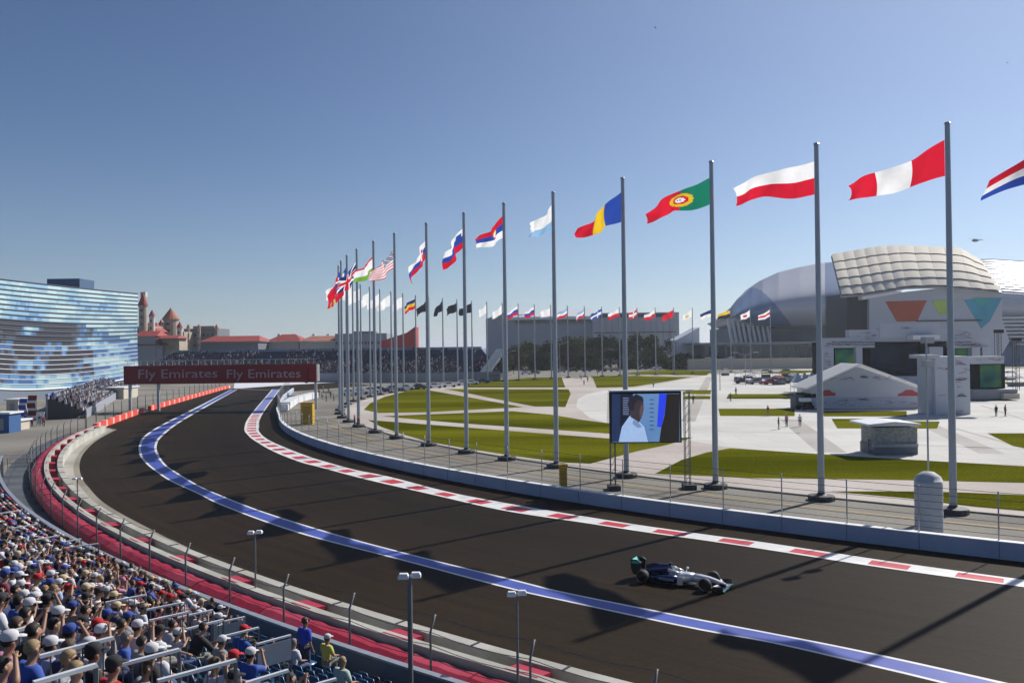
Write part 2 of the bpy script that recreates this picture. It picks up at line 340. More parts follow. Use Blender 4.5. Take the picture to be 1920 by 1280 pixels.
lawns = [
 [(690, 787), (1143, 822), (1300, 820), (1250, 834), (1193, 846), (1107, 869), (1060, 867), (960, 854), (877, 841), (800, 827), (752, 813), (715, 800)],
 [(717, 780), (793, 777), (960, 770.5), (1033, 777), (1093, 787), (1147, 794), (1147, 813), (860, 793), (747, 783)],
 [(682, 768), (694, 756), (720, 744), (762, 733), (793, 728), (808, 732), (893, 747), (980, 763), (800, 772.5), (710, 774)],
 [(833, 729), (1066, 729.5), (1070, 738), (1060, 763), (1033, 762), (1003, 762), (927, 747.5), (873, 736)],
 [(868, 726.5), (878, 721), (893, 717), (940, 712), (993, 708), (1053, 707), (1060, 726)],
 [(1110, 705), (1150, 704), (1297, 706.5), (1250, 715), (1187, 725), (1119, 727)],
 [(1165, 701.5), (1187, 697.5), (1250, 693), (1334, 695), (1325, 703.5)],
 [(1287, 731), (1334, 731), (1332, 739), (1280, 738.5)], [(1285, 742), (1332, 742), (1332, 748), (1280, 748)],
 [(1366, 738.5), (1490, 738.5), (1490, 747.5), (1362, 747.5)], [(1347, 766), (1490, 766), (1490, 780), (1350, 779.5)],
 [(1541, 770.5), (1700, 770.5), (1700, 780.5), (1545, 780.5)], [(1559, 785), (1650, 785), (1724, 790), (1762, 790), (1757, 803.5), (1570, 803)],
 [(1851, 812), (2100, 812), (2100, 852), (1920, 840), (1899, 836)],
 [(1278, 862), (1325, 848), (1370, 840), (1537, 851), (1662, 859), (1920, 874), (2200, 888), (2200, 921), (1920, 905), (1662, 899), (1412, 896), (1228, 888)],
 [(1557, 921), (1712, 921), (1803, 923), (1920, 928), (2150, 940), (2150, 985), (1920, 958), (1828, 950), (1703, 934)],
 [(1395, 700), (1480, 694), (1560, 694), (1490, 701)], [(1880, 716), (2100, 716), (2100, 722), (1890, 722)]]
for i, l in enumerate(lawns):
    tag(MB().sheet(PP(l), .02).build('lawn', M_grass, kind='structure', up=True))
M_grass.node_tree.nodes['Principled BSDF'].inputs['Specular IOR Level'].default_value = 0
M_asph.node_tree.nodes['Principled BSDF'].inputs['Specular IOR Level'].default_value = .05
# yellow line and pale strips on the service road behind the inner wall
M_yel = mat('yellow_line_paint', (.42, .27, .06), .7, var=.2, scale=2)
ya = arc(PC, PR+3.1, R(262), R(200), 90)
ribbon_mb(ya, offset(ya, .22), .014).build('road_line', M_yel, kind='structure', up=True)
M_kb = mat('edge_kerb_stone', (.30, .28, .25), .8)
ya = arc(PC, PR-1.2, R(262), R(185), 120); wall_mb(ya, -.0, .3, 0, .12).build('kerb_stone', M_kb, kind='structure')

# ------------------------------------------------------------------ inner wall and its debris fence
M_wallb = two_tone('blue_shade_concrete', (.30, .37, .50), (.36, .43, .56), .2, .75, fine=.05)  # plain concrete; the bluish skylit shade on it is put into the base colour
M_conc = two_tone('wall_concrete', (.36, .35, .31), (.45, .44, .40), .4, .85, fine=.08)
M_steel = mat('galvanised_steel', (.42, .44, .46), .45, .5, .1)
M_posts = mat('weathered_posts', (.16, .165, .17), .6, .3, .1)
M_dark = mat('dark_steel', (.05, .052, .058), .5, .3, .1)
inw = thing('concrete_wall', 'long blue-grey concrete wall on the inside of the bend behind the red and white kerb', 'wall', INN[0])
IN2 = resample(INN, 2.0)
wall_mb(IN2, -.45, 0, .0, .94).build('wall_face', M_wallb, inw)
jm = MB()
for p, nn in list(zip(IN2, normals2d(IN2)))[::2]: jm.beam(p+nn*.004+Vector((0, 0, .03)), p+nn*.004+Vector((0, 0, .93)), .035, .012)
jm.build('block_joints', mat('joint_dark_gap', (.10, .12, .16), .8), inw)  # thin dark strips marking the joints between wall blocks
wall_mb(IN2, -.48, .02, .943, 1.0).build('coping', mat('white_coping', (.72, .73, .74), .6), inw)
def cable_fence(name, label, line, base_z, hgt, step, cables, mp, mc, sag=0, rr=.035, lean=0):
    P = resample(line, step); t = thing(name, label, 'fence', P[0])
    N = normals2d(P)
    for p, nn in zip(P, N):
        q = MB().tube([(p.x, p.y, base_z), (p.x, p.y, base_z+hgt*.8), (p.x+nn.x*lean, p.y+nn.y*lean, base_z+hgt)], rr, 6).build('post', mp, t, smooth=True)
    for c in cables:
        pts = []
        for i in range(len(P)-1):
            for k in range(4):
                a = P[i].lerp(P[i+1], k/4); a = a+N[i]*lean*max(0, (c/hgt-.8)/.2); pts.append((a.x, a.y, base_z+c-sag*math.sin(math.pi*k/4)))
        MB().tube(pts, .014 if rr < .06 else .018, 4, cap=False).build('cable', mc, t)
    return t
cable_fence('debris_fence', 'steel cable debris fence standing on the blue-grey inner wall', offset(IN2[:-8], -.25), 1.0, 2.7, 4.0, [.3, .65, 1.0, 1.4, 1.8, 2.2, 2.62], M_steel, M_dark, rr=.04)

# ------------------------------------------------------------------ outer wall, second wall, crimson barrier, near debris fence
W2 = resample(WAL, 2.0)
w1 = thing('outer_concrete_wall', 'pale concrete wall directly along the outer edge of the track', 'wall', W2[0])
wall_mb(W2, -.05, .42, 0, .97).build('wall_block', M_conc, w1)
jm = MB()
for p, nn in list(zip(W2, normals2d(W2)))[::2]: jm.beam(p+nn*-.06+Vector((0, 0, .985)), p+nn*.43+Vector((0, 0, .985)), .09, .03)
jm.build('joint_cap', M_dark, w1)
w2 = thing('second_concrete_wall', 'pale concrete wall running just behind the outer wall, beside the crimson barrier', 'wall', W2[0])
wall_mb(W2, 1.15, 1.55, 0, .97).build('wall_block', M_conc, w2)
M_crim = mat('crimson_cover', (.36, .014, .04), .55, var=.15, scale=1.2, bump=.1)
M_crim2 = mat('crimson_cover_faded', (.42, .035, .07), .6, var=.15, scale=1.2)
rnd = random.Random(4)
B3 = resample(offset(WAL, 1.62), 3.0); NB = normals2d(B3); k = 0
for i in range(len(B3)-1):
    a, b = B3[i], B3[i+1]; px, py = PX((a+b)/2)
    if not (-150 < px < 1500 and py > 780): continue
    n = (NB[i]+NB[i+1]).normalized(); d = (b-a).normalized(); L = (b-a).length-.04; wd = 1.0
    ht = .62+.05*rnd.random(); k += 1
    c = (a+b)/2+n*.5
    t = thing('crash_barrier', f'crimson covered crash barrier block, {ordn(k)} counting from the right end of the crimson row', 'barrier', (c.x, c.y, 0), math.atan2(d.y, d.x), 'crimson barrier blocks behind the outer walls')
    m = MB(); secs = []
    for (y, z) in [(-.5, 0), (-.5, ht), (-.3, ht+.13), (.1, ht+.1), (.42, ht*.92), (.5, 0)]:
        pass
    prof = [(-.5, 0), (-.5, ht), (-.28, ht+.12), (.1, ht+.09), (.42, ht*.9), (.5, .05)]
    m.loft([[(x, y, z + (.03*math.sin(x*4+i) if z > .2 else 0)) for y, z in prof] for x in [-L/2+L*q/6 for q in range(7)]])
    m.build('cover', M_crim if i % 3 else M_crim2, t, world=False)
    if i % 2 == 0:
        s = MB(); s.loft([[(x, y-1.08, z) for y, z in [(-.42, .5), (-.42, .9), (.4, .98), (.44, .5)]] for x in (-.7, 0, .7)])
        s.build('cover_flap', M_crim, t, world=False)
cable_fence('trackside_fence', 'see-through cable fence on thin posts between the crimson barrier and the walkway', offset(WAL, 2.85), 0, 2.75, 4.2, [1.3, 1.75, 2.2, 2.7], M_posts, M_posts, sag=.12, rr=.045, lean=-.25)

# ------------------------------------------------------------------ the ring of flagpoles
M_pole = mat('pole_aluminium', (.33, .37, .42), .4, .35, .08, 1.0)
M_foot = mat('pole_foot_black', (.035, .035, .04), .6)
PH = 27.2
def make_pole():
    t = thing('flagpole', '', 'flagpole')
    MB().tube([(0, 0, .3), (0, 0, 9), (0, 0, 18), (0, 0, PH)], [.25, .23, .20, .17], 12, cap=True).build('pole', M_pole, t, smooth=False)
    MB().lathe([(.0, .62), (.26, .62), (.3, .5), (.42, .42), (.95, .38), (1.0, .3), (1.0, .0)], n=12).build('foot', M_foot, t)
    MB().lathe([(.17, 0), (.24, .04), (.16, .14), (0, .2)], (0, 0, PH), 10).build('finial', M_pole, t)
    return t
proto_pole = make_pole(); first_pole = [True]
def place_pole(x, y, label, group):
    o = proto_pole if first_pole[0] else copy_tree(proto_pole); first_pole[0] = False
    o.location = (x, y, 0); o['label'] = label; o['group'] = group; return o

FC = dict(red=(.66, .012, .035), white=(.90, .90, .90), blue=(.025, .07, .38), green=(.01, .20, .12), yellow=(.80, .52, .02), sky=(.28, .50, .75), black=(.02, .022, .03), navy=(.02, .03, .16), orange=(.75, .22, .02), lime=(.20, .42, .05))
FM = {k: mat('flag_'+k, v, .75, var=.05, trans=.52) for k, v in FC.items()}; FN = list(FC)
def D_v(*c): return lambda u, v: c[min(len(c)-1, int(u*len(c)))]
def D_h(*c): return lambda u, v: c[min(len(c)-1, int((1-v)*len(c)))]          # top band first
def D_port(u, v):
    r = math.hypot((u-.42)*1.9, v-.5)
    if r < .12: return 'white' if r > .05 or int(u*60) % 2 else 'blue'
    if r < .2: return 'red'
    if r < .31: return 'yellow'
    return 'green' if u < .42 else 'red'
def D_serb(u, v):
    r = math.hypot((u-.33)*1.9, v-.55)
    if r < .14: return 'white'
    if r < .2: return 'yellow' if v > .5 else 'red'
    return ('red', 'blue', 'white')[min(2, int((1-v)*3))]
def D_slovak(u, v):
    if abs(u-.3) < .13 and abs(v-.5) < .26: return 'white' if abs(u-.3) < .03 or abs(v-.55) < .05 or abs(u-.3) > .11 else 'red'
    return ('white', 'blue', 'red')[min(2, int((1-v)*3))]
def D_sloven(u, v):
    if abs(u-.22) < .08 and .5 < v < .85: return 'blue'
    return ('white', 'blue', 'red')[min(2, int((1-v)*3))]
def D_stripes(u, v):
    if u < .4 and v > .46: return 'navy' if (int(u*22)+int(v*22)) % 3 else 'white'
    return 'red' if int((1-v)*13) % 2 == 0 else 'white'
def D_canton(u, v):
    if u < .5 and v > .5: return 'white' if math.hypot(u-.25, (v-.75)*.6) < .09 else 'blue'
    return 'red'
def D_cross(u, v):
    if abs(v-.5) < .08 or abs(u-.5) < .05: return 'red'
    if abs(v-.5) < .14 or abs(u-.5) < .09: return 'white'
    if abs((v-.5)-(u-.5)) < .07 or abs((v-.5)+(u-.5)) < .07: return 'white'
    return 'navy'
def D_uzb(u, v):
    b = int((1-v)*9); return ('red', 'white', 'white', 'white', 'white', 'white', 'lime', 'lime', 'lime')[min(8, b)]
def D_disc(bg, fg): return lambda u, v: fg if math.hypot((u-.5)*1.7, v-.5) < .24 else bg
def D_sm(u, v):
    return 'white' if v > .38 else 'sky'
def D_nordic(bg, fg): return lambda u, v: fg if (abs(v-.5) < .09 or abs(u-.36) < .06) else bg
def flag_mesh(hoist_h, fly, tip_h, design, nu=30, nv=12, seed=0, amp=.32, L=6.6):
    fly = Vector(fly); h = Vector((fly.x, fly.y, 0)); side = Vector((-h.y, h.x, 0)).normalized() if h.length > .1 else Vector((1, 0, 0))
    m = MB(); vs = []; rn = random.Random(seed); ph = rn.random()*6; ph2 = rn.random()*6
    for i in range(nu+1):
        u = i/nu; hh = hoist_h*(1-u)+tip_h*u; hh *= 1+.06*math.sin(u*9+ph2)
        base = fly*u; base.z = fly.z*(u*1.15-.15*u*u)+(.22*math.sin(u*5.5+ph2)*min(1, u*2))
        for j in range(nv+1):
            v = j/nv
            wv = amp*min(1, u*2.2)*(math.sin(u*8.5+ph-v*1.6)+.35*math.sin(u*19+v*3+ph2))
            curl = .28*max(0, u-.75)*math.sin(v*7+ph)
            vs.append(base+side*wv+Vector((0, 0, (v-.5)*hh+curl))+h.normalized()*(.18*math.sin(v*3.1+ph)*u))
    fs = []; ms = []
    for i in range(nu):
        for j in range(nv):
            k = i*(nv+1)+j; fs.append((k, k+nv+1, k+nv+2, k+1)); ms.append(FN.index(design((i+.5)/nu, (j+.5)/nv)))
    m.v = vs; m.f = fs; m.m = ms; return m
def add_flag(pole_xy, fly, z_top, hoist, tip_h, design, label, group=None, seed=0, fine=True, amp=.32, name='flag'):
    t = MB; m = flag_mesh(hoist, fly, tip_h, design, 60 if fine else 12, 32 if fine else 6, seed, amp)
    dirv = Vector((fly[0], fly[1], 0)).normalized()*.22
    root = Vector((pole_xy[0], pole_xy[1], 0))+dirv+Vector((0, 0, z_top-hoist/2))
    o = m.build(name, [FM[k] for k in FN], None, fix=False, smooth=True); o.location = root
    if fine:
        rm = MB()
        for k in range(5):
            z = -hoist/2+hoist*k/4; rm.tube([(-dirv.x*.8, -dirv.y*.8, z), (.02, 0, z)], .03, 5)
        rm.build('hoist_clips', M_foot, o, world=False)
    return tag(o, label, 'flag', group)
feet = [(2062, 1000, 0, 0), (1785, 965, 0, 0), (1538, 938, 0, 0), (1345, 914, 0, 0), (1186, 892, 0, 0), (1058, 874, 0, 0), (950, 862, 0, 0), (866, 850, 0, 0), (798, 836, 0, 0), (742, 822, 0, 0), (705, 811, 0, 0), (675, 800, 0, 0)]
ang = lambda p: math.atan2(p.y-PC[1], p.x-PC[0])
A0 = [ang(G(a, b)) % (2*math.pi) for a, b, *_ in feet]
A0[0] = A0[1]+.0565
step = (A0[1]-A0[11])/10
angs = A0[:]
while len(angs) < 46: angs.append(angs[-1]-step)
spec = [  # hoist top y, hoist bottom y, tip x, tip top y, tip bottom y, design, words
 (200, 275, 1853, 345, 382, D_h('red', 'white', 'blue'), 'red, white and blue striped flag cut off by the right edge'),
 (262, 328, 1592, 348, 383, D_v('red', 'white', 'red'), 'flag with red, white and red upright bands'),
 (300, 366, 1378, 347, 382, D_h('white', 'red'), 'flag with a white upper and a red lower half'),
 (331, 384, 1213, 398, 411, D_port, 'green and red flag with a round yellow and white crest'),
 (360, 414, 1087, 428, 445, D_v('blue', 'yellow', 'red'), 'blue, yellow and red flag streaming down from its pole'),
 (383, 430, 990, 428, 450, D_sm, 'white and pale blue flag beside the blue, yellow and red one'),
 (403, 445, 894, 452, 472, D_serb, 'small red, blue and white flag with a white crest'),
 (425, 462, 836, 470, 505, D_sloven, 'white, blue and dark red flag hanging close to its pole'),
 (447, 483, 771, 500, 530, D_slovak, 'limp red, white and blue flag with a red shield'),
 (466, 502, 697, 512, 534, D_stripes, 'red and white striped flag with a blue corner'),
 (480, 512, 664, 515, 536, D_uzb, 'flag with a broad white band over a green one'),
 (490, 522, 632, 532, 560, D_cross, 'dark blue flag with red and white crosses'),
 (500, 530, 612, 548, 575, D_canton, 'red flag with a blue corner, upper left'),
 (502, 540, 597, 560, 590, D_canton, 'lower red flag with a blue corner at the ring\'s left end'),
 (515, 540, 596, 585, 612, D_h('red'), 'plain red flag behind the two red and blue ones'),
 (522, 548, 612, 580, 604, D_h('blue', 'yellow'), 'blue over yellow flag low behind the red flags'),
]
near_names = []
for i, sp in enumerate(spec):
    a = angs[i]; x, y = PC[0]+PR*math.cos(a), PC[1]+PR*math.sin(a)
    px0 = PX((x, y, 15))[0]
    zt = AT(px0, sp[0], y).z if i < 12 else 25.6; zb = AT(px0, sp[1], y).z if i < 12 else 23.0; hoist = zt-zb; cz = (zt+zb)/2
    L = 7.9; dy = 2.0
    for _ in range(12):
        tip = AT(sp[2], (sp[3]+sp[4])/2, y+dy); f = tip-Vector((x, y, cz)); hz = math.hypot(f.x, f.z)
        dy = dy*.5+.5*math.sqrt(max(1.0, L*L-hz*hz)) if hz < L else .8
    if i >= 12: f = Vector((-2.2-.3*(i % 3), 3.0, -3.9))
    th = (sp[4]-sp[3])*y/F
    if i >= 12: th = 2.0
    lbl = 'grey flagpole flying the '+sp[6]
    place_pole(x, y, lbl, 'flagpoles of the ring round the plaza')
    add_flag((x, y), f, zt, max(hoist, 2.2), max(th, .9), sp[5], sp[6], 'national flags on the near side of the ring', seed=i*7+3, amp=.3)
# far side of the ring
farspec = {}
cols = ['white', 'white', 'black', 'white', 'red']
far_cols = {}
ORD = ['first', 'second', 'third', 'fourth', 'fifth', 'sixth', 'seventh', 'eighth', 'ninth', 'tenth', 'eleventh', 'twelfth', 'thirteenth', 'fourteenth', 'fifteenth', 'sixteenth']
far_list = []
for i in range(16, 46):
    a = angs[i]; x, y = PC[0]+PR*math.cos(a), PC[1]+PR*math.sin(a); far_list.append((PX((x, y, 24))[0], x, y, i))
def far_design(px, i):
    if px < 772: return D_h('white'), 'plain white'
    if px < 800: return D_h('navy', 'yellow', 'red'), 'blue, yellow and red'
    if px < 885: return D_h('black'), 'black'
    if px < 965: return D_h('white'), 'plain white'
    if px < 1010: return D_h('white', 'blue', 'red'), 'white, blue and red tricolour'
    if px < 1060: return D_h('white'), 'plain white'
    if px < 1110: return D_h('sky', 'white', 'red'), 'pale blue, white and red'
    if px < 1150: return D_nordic('blue', 'white'), 'blue with a white cross'
    if px < 1180: return D_h('white', 'red'), 'white over red'
    if px < 1215: return D_nordic('red', 'white'), 'red with a white cross'
    if px < 1250: return D_h('white', 'red'), 'white with a red lower half'
    if px < 1292: return D_h('red'), 'plain red'
    if px < 1330: return D_disc('white', 'yellow'), 'white with a yellow disc'
    if px < 1365: return D_h('navy', 'white'), 'dark blue over white'
    if px < 1395: return D_h('yellow', 'black'), 'yellow over black'
    if px < 1430: return D_disc('white', 'red'), 'white with a red disc'
    if px < 1475: return D_h('white', 'red', 'white'), 'white with a red band'
    if px < 1520: return D_v('red', 'white'), 'dark red and white'
    if px < 1600: return D_h('red', 'white', 'sky'), 'red, white and pale blue'
    return D_h('white', 'blue'), 'white over blue'
cnt = {}
far_list.sort()
for px, x, y, i in far_list:
    d, wds = far_design(px, i); cnt[wds] = cnt.get(wds, 0)+1
    f = (-3.6-.6*math.sin(i*2.1), 4.0, -1.7-.5*math.sin(i*1.3)); plain = wds.startswith('plain') or wds == 'black'
    lab = f'distant {wds} flag on the far side of the flagpole ring'
    k_ = cnt[wds]; tot = sum(1 for q in far_list if far_design(q[0], q[3])[1] == wds)
    if tot > 1: lab = f'distant {wds} flag, {ordn(k_)} from left on the far ring'
    plab = f'distant thin flagpole under the {wds} flag' + (f', {ordn(k_)} such pole from left' if tot > 1 else ' on the far ring')
    place_pole(x, y, plab, 'flagpoles of the ring round the plaza')
    add_flag((x, y), f, 26.4, 2.9, 2.2, d, lab, f'distant {wds} flags', seed=i, fine=False, amp=.35)
for (px, py, lab, xx) in []: pass

# ------------------------------------------------------------------ footbridge over the track with the long red banner
M_banner = mat('banner_red', (.20, .012, .016), .6, var=.05)
M_let = mat('banner_lettering', (.40, .30, .34), .6)
M_glass = mat('dark_glass', (.03, .045, .07), .15, var=.2)
M_plaster = mat('cream_plaster', (.50, .46, .38), .85)
M_whitew = mat('white_cladding', (.70, .71, .73), .5, var=.05)
YB = 165
a, b = AT(232, 683, YB), AT(598, 681, YB+2); zb = AT(400, 718.5, YB).z; zt = AT(400, 684, YB).z
br = thing('footbridge', 'footbridge across the track carrying a long dark red banner with white lettering', 'bridge', (a.x, a.y, 0))
x0, x1 = a.x, b.x; cx = (x0+x1)/2
MB().box((cx, YB+1.6, (zb+zt)/2), (x1-x0-.2, 2.6, zt-zb-.3)).build('deck', M_steel, br)
bn = MB().box((cx, YB, (zb+zt)/2), (x1-x0, .25, zt-zb)).build('banner', M_banner, br)
for cxp in (333, 494):
    p = AT(cxp, 701, YB-.14)
    lettering('Fly Emirates', 2.5, (p.x, YB-.15, p.z), (1, 0, 0), (0, 0, 1), M_let, bn, width=(148 if cxp < 400 else 138)*YB/F)
m = MB()
for q in range(30): m.box((x0+(x1-x0)*(q+.5)/30, YB+.4, zt+.5), (.08, .08, 1.0))
m.box((cx, YB+.4, zt+1.0), (x1-x0, .1, .1)); m.build('railing', M_steel, br)
for xx in (x0+.5, x0+6.2, x1-.6):
    MB().box((xx, YB+1.6, zb/2), (.5, .5, zb)).build('column', M_steel, br)
MB().box((x1-2.0, YB-.3, (zb+zt)/2), (.5, .4, zt-zb+.3)).build('hoop', M_banner, br)

# white barrier across the far end of the straight
def px_wall(name, label, cat, pts, h, thick, m, part='wall_block'):
    P = resample(smooth_line(PP(pts), 2), n=20); t = thing(name, label, cat, P[0]); wall_mb(P, 0, thick, 0, h).build(part, m, t); return t
MB().sheet(PP([(438, 727.6), (452, 727.8), (560, 720.2), (640, 716.2), (640, 715), (440, 716.2)]), .02).build('white_runoff', M_whitew, kind='structure', up=True)
# red and white padded barrier on the outer side beyond the bend, broken where the bridge stands
M_redl = mat('red_barrier_plastic', (.72, .07, .045), .5, trans=.0)
M_redw = mat('pale_red_barrier_plastic', (.80, .45, .38), .5)
t1 = None
P = resample(RED, 1.2); mid_gap = [i for i, p in enumerate(P) if 268 < PX(p)[0] < 279]
for nm, seg, lb in (('nearer', [p for p in P if PX(p)[0] <= 269], 'red and white plastic barrier from the apron up to the foot of the bridge shadow'), ('farther', [p for p in P if PX(p)[0] >= 279], 'red and white plastic barrier running on beyond the bridge shadow to the footbridge')):
    t = thing('plastic_barrier', lb, 'barrier', seg[0], 0, 'red and white plastic barriers')
    for j in range(0, len(seg)-1, 1):
        m = MB(); wall_mb([seg[j], seg[j+1]], -.3, .3, 0, 1.0 if j % 2 else .96, m); m.build('block', M_redw if j % 4 == 1 else M_redl, t)
# white impact blocks at the turn of the inner wall
for i, (pa, pb) in enumerate([((531, 772), (552, 757)), ((553, 757), (590, 747))]):
    P = smooth_line(PP([pa, pb]), 1.5); t = thing('impact_block', ('nearer' if i == 0 else 'farther')+' white padded impact block behind the far end of the inner wall', 'barrier', P[0], 0, 'white padded impact blocks')
    wall_mb(P, -.9, .9, .25, 1.55).build('padding', M_whitew, t); wall_mb(P, -.7, .7, 0, .25).build('plinth', M_conc, t)

# ------------------------------------------------------------------ far grandstand
M_navy = mat('navy_seats', (.022, .035, .085), .6, var=.3, scale=.5)
M_bluet = mat('blue_trim', (.20, .28, .50), .5)
M_greyc = mat('grey_cladding', (.26, .28, .32), .6)
CW = [mat('crowd_'+k, v, .8) for k, v in dict(a=(.30, .31, .34), b=(.02, .02, .03), c=(.16, .02, .03), d=(.025, .04, .11), e=(.20, .14, .11), f=(.09, .10, .13), g=(.42, .42, .44), h=(.04, .05, .07)).items()]
def stand(name, label, front, d_back, z0, z1, rows, crowd_fn, crowd_label, seat_m, n=60, back=True):
    P = resample(smooth_line(front, 4), n=n); t = thing(name, label, 'grandstand', P[0])
    m = MB(); N = normals2d(P)
    for r in range(rows):
        a0, a1 = -d_back*r/rows, -d_back*(r+1)/rows; zz = z0+(z1-z0)*(r+1)/rows
        wall_mb(P, a0, a1, 0, zz, m)
    m.build('terraces', seat_m, t)
    wall_mb(P, .15, .003, 0, z0+.9).build('front_wall', M_greyc, t)
    wall_mb(P, -d_back-.003, -d_back-.3, 0, z1+.6).build('back_wall', M_greyc, t)
    wall_mb(P, -d_back+.1, -d_back-.35, z1+.603, z1+1.0).build('top_rail', M_bluet, t)
    c = MB(); rn = random.Random(5)
    for r in range(rows):
        zz = z0+(z1-z0)*(r+1)/rows; L = sum((b-a).length for a, b in zip(P, P[1:])); k = int(L/.62)
        for q in range(k):
            f = q/k
            if rn.random() > crowd_fn(f, r/rows): continue
            i = min(len(P)-2, int(f*(len(P)-1))); u = f*(len(P)-1)-i; p = P[i].lerp(P[i+1], u)-N[i]*(d_back*(r+.55)/rows)
            mi = rn.choice([0, 1, 1, 1, 2, 3, 3, 5, 5, 6, 7, 7]); hh = .75+.5*rn.random()*(rn.random() < .2); s = .23
            base = (p.x, p.y, zz)
            c.add([(p.x-s, p.y-.15, zz), (p.x+s, p.y-.15, zz), (p.x+s, p.y+.15, zz), (p.x-s, p.y+.15, zz), (p.x-s*.8, p.y-.12, zz+hh), (p.x+s*.8, p.y-.12, zz+hh), (p.x+s*.8, p.y+.12, zz+hh), (p.x-s*.8, p.y+.12, zz+hh)], [(0, 1, 5, 4), (1, 2, 6, 5), (2, 3, 7, 6), (3, 0, 4, 7), (4, 5, 6, 7)], mi)
            hc = Vector((p.x, p.y, zz+hh+.14)); h = .11
            c.add([hc+Vector((x*h, y*h, z*h*1.2)) for x, y, z in ((1, 0, 0), (0, 1, 0), (-1, 0, 0), (0, -1, 0), (0, 0, 1), (0, 0, -1))], [(0, 1, 4), (1, 2, 4), (2, 3, 4), (3, 0, 4), (1, 0, 5), (2, 1, 5), (3, 2, 5), (0, 3, 5)], rn.choice([4, 4, 1, 6, 0]))
    o = c.build('crowd', CW, None, fix=False); tag(o, crowd_label, 'crowd', kind='stuff'); return t, P
fr = [G(250, 711), G(440, 713), G(600, 716), G(760, 717), G(860, 715), G(900, 714), G(938, 713)]
def cf(f, r):
    f = 1-f
    if int(f*26) % 7 == 3: return .1
    return .7 if r < .5 else (.22 if math.sin(f*31) > -.2 else .04)
ST, SP = stand('far_grandstand', 'long navy grandstand filled with spectators across the far side behind the flagpoles', fr[::-1], 22, 2.4, 11.2, 22, cf, 'dense crowd of spectators filling the long navy grandstand far behind the flagpoles', M_navy)
# white stair tower at its right-hand end
e0 = AT(903, 697, 284); e1 = AT(934, 654, 290)
t = thing('stair_tower', 'sloping white access stairs at the right end of the far grandstand', 'stairs', (e0.x, e0.y, 0))
m = MB(); nst = 20
for q in range(nst):
    f0 = (q+.5)/nst; p = e0.lerp(e1, f0); m.box((p.x+1.2, p.y, p.z), (3.6, 1.1, .35))
m.build('steps', M_whitew, t)
m = MB(); m.prism([(e0.x+3.2, e0.y, e0.z), (e1.x+3.2, e1.y, e1.z), (e1.x+3.2, e1.y, e1.z+1.2), (e0.x+3.2, e0.y, e0.z+1.2)], (.15, 0, 0)); m.build('parapet', M_whitew, t)
m = MB()
for q in range(6):
    for xx in (0, 4.6, 9.0): m.box((e0.x+2+xx-4*0, e0.y+q*3, 5*(1-.0)), (.15, .15, 10-1.4*abs(xx-2)/2))
for zz in (2, 4, 6, 8): m.box((e0.x+6, e0.y+8, zz), (9, .15, .12))
m.build('scaffold', M_dark, t)
# small stand on the outside of the straight, left of the bridge
fr2 = [G(160, 784), G(190, 766), G(222, 745), G(258, 725)]
stand('low_grandstand', 'low dark grandstand of spectators between the striped building and the red barrier', fr2[::-1], 6, .8, 3.6, 6, lambda f, r: .8, 'crowd sitting in the low grandstand left of the red banner', M_dark, n=24)

# ------------------------------------------------------------------ the striped ice palace on the left
YI0, YI1 = 200, 253
_pal = [(.048, .050, .066), (.085, .10, .13), (.075, .17, .36), (.15, .30, .52), (.26, .45, .62), (.28, .46, .57), (.36, .54, .61), (.47, .63, .67)]
IM = [mat(f'tile_{q}', c_, .35, var=.05) for q, c_ in enumerate(_pal)]
ip = thing('ice_palace', 'large curved building striped with white and blue mosaic glass on the left', 'building', (-150, 210, 0))
nb, nc = 22, 132; m = MB(); zT = 29.6
def ip_xy(u):     # u 0..1 left to right along the facade
    px = -130+388*u; uu = (px)/258; Y = YI0+(YI1-YI0)*uu; X = (px-960)/F*Y
    return X+2*math.sin(u*3), Y-5*math.sin(math.pi*max(0, min(1, u)))*.8
def ip_zb(u): px = -130+388*u; return 2.6+1.9*((px-110)/150)**2 if px > -100 else 6.9
m.v = []
for r in range(nb):
    for c in range(nc):
        u0, u1 = c/nc, (c+1)/nc
        def pt(u, v, o=0):
            x, y = ip_xy(u); zb = ip_zb(u); bul = 2.2*math.sin(math.pi*v); return (x+bul*.3, y-bul-o, zb+(zT-zb)*v)
        v0, v1 = r/nb+.10/nb, (r+1)/nb-.12/nb; k = u0*26+noise.noise((r*.8, 3, 1))*2; nn = noise.noise((u0*9, r*.42, .5)); n2 = noise.noise((u0*30, r*1.3, 7)); vv = r/nb; px = -130+388*u0
        lowglass = vv < .62-.25*max(0, (px-150)/110) and vv > .0
        f_ = nn*1.5+n2*.55
        if lowglass: mi = int(max(0, min(7.9, .6+max(0, f_-.0)*6.5+(2.2 if px > 175 else 0)+(2.6 if vv < .12 else 0)*(1+n2))))
        else: mi = int(max(2, min(7.9, 5.9+f_*3.6+vv*.7)))
        m.add([pt(u0, v0), pt(u1, v0), pt(u1, v1), pt(u0, v1)], [(0, 1, 2, 3)], mi)
m.build('mosaic_facade', IM, ip, fix=False)
m = MB(); m2 = MB()
for r in range(nb+1):
    pts = []
    for c in range(0, nc+1, 3):
        u = c/nc; x, y = ip_xy(u); zb = ip_zb(u); v = r/nb; bul = 2.2*math.sin(math.pi*v); pts.append((x+bul*.3, y-bul-.12, zb+(zT-zb)*v))
    (m if r/nb > .45 else m2).tube(pts, .21 if r/nb > .45 else .11, 4, cap=False)
m.build('dark_slats', mat('slat_dark', (.03, .04, .06), .5), ip); m2.build('pale_slats', mat('slat_pale', (.62, .64, .66), .5), ip)
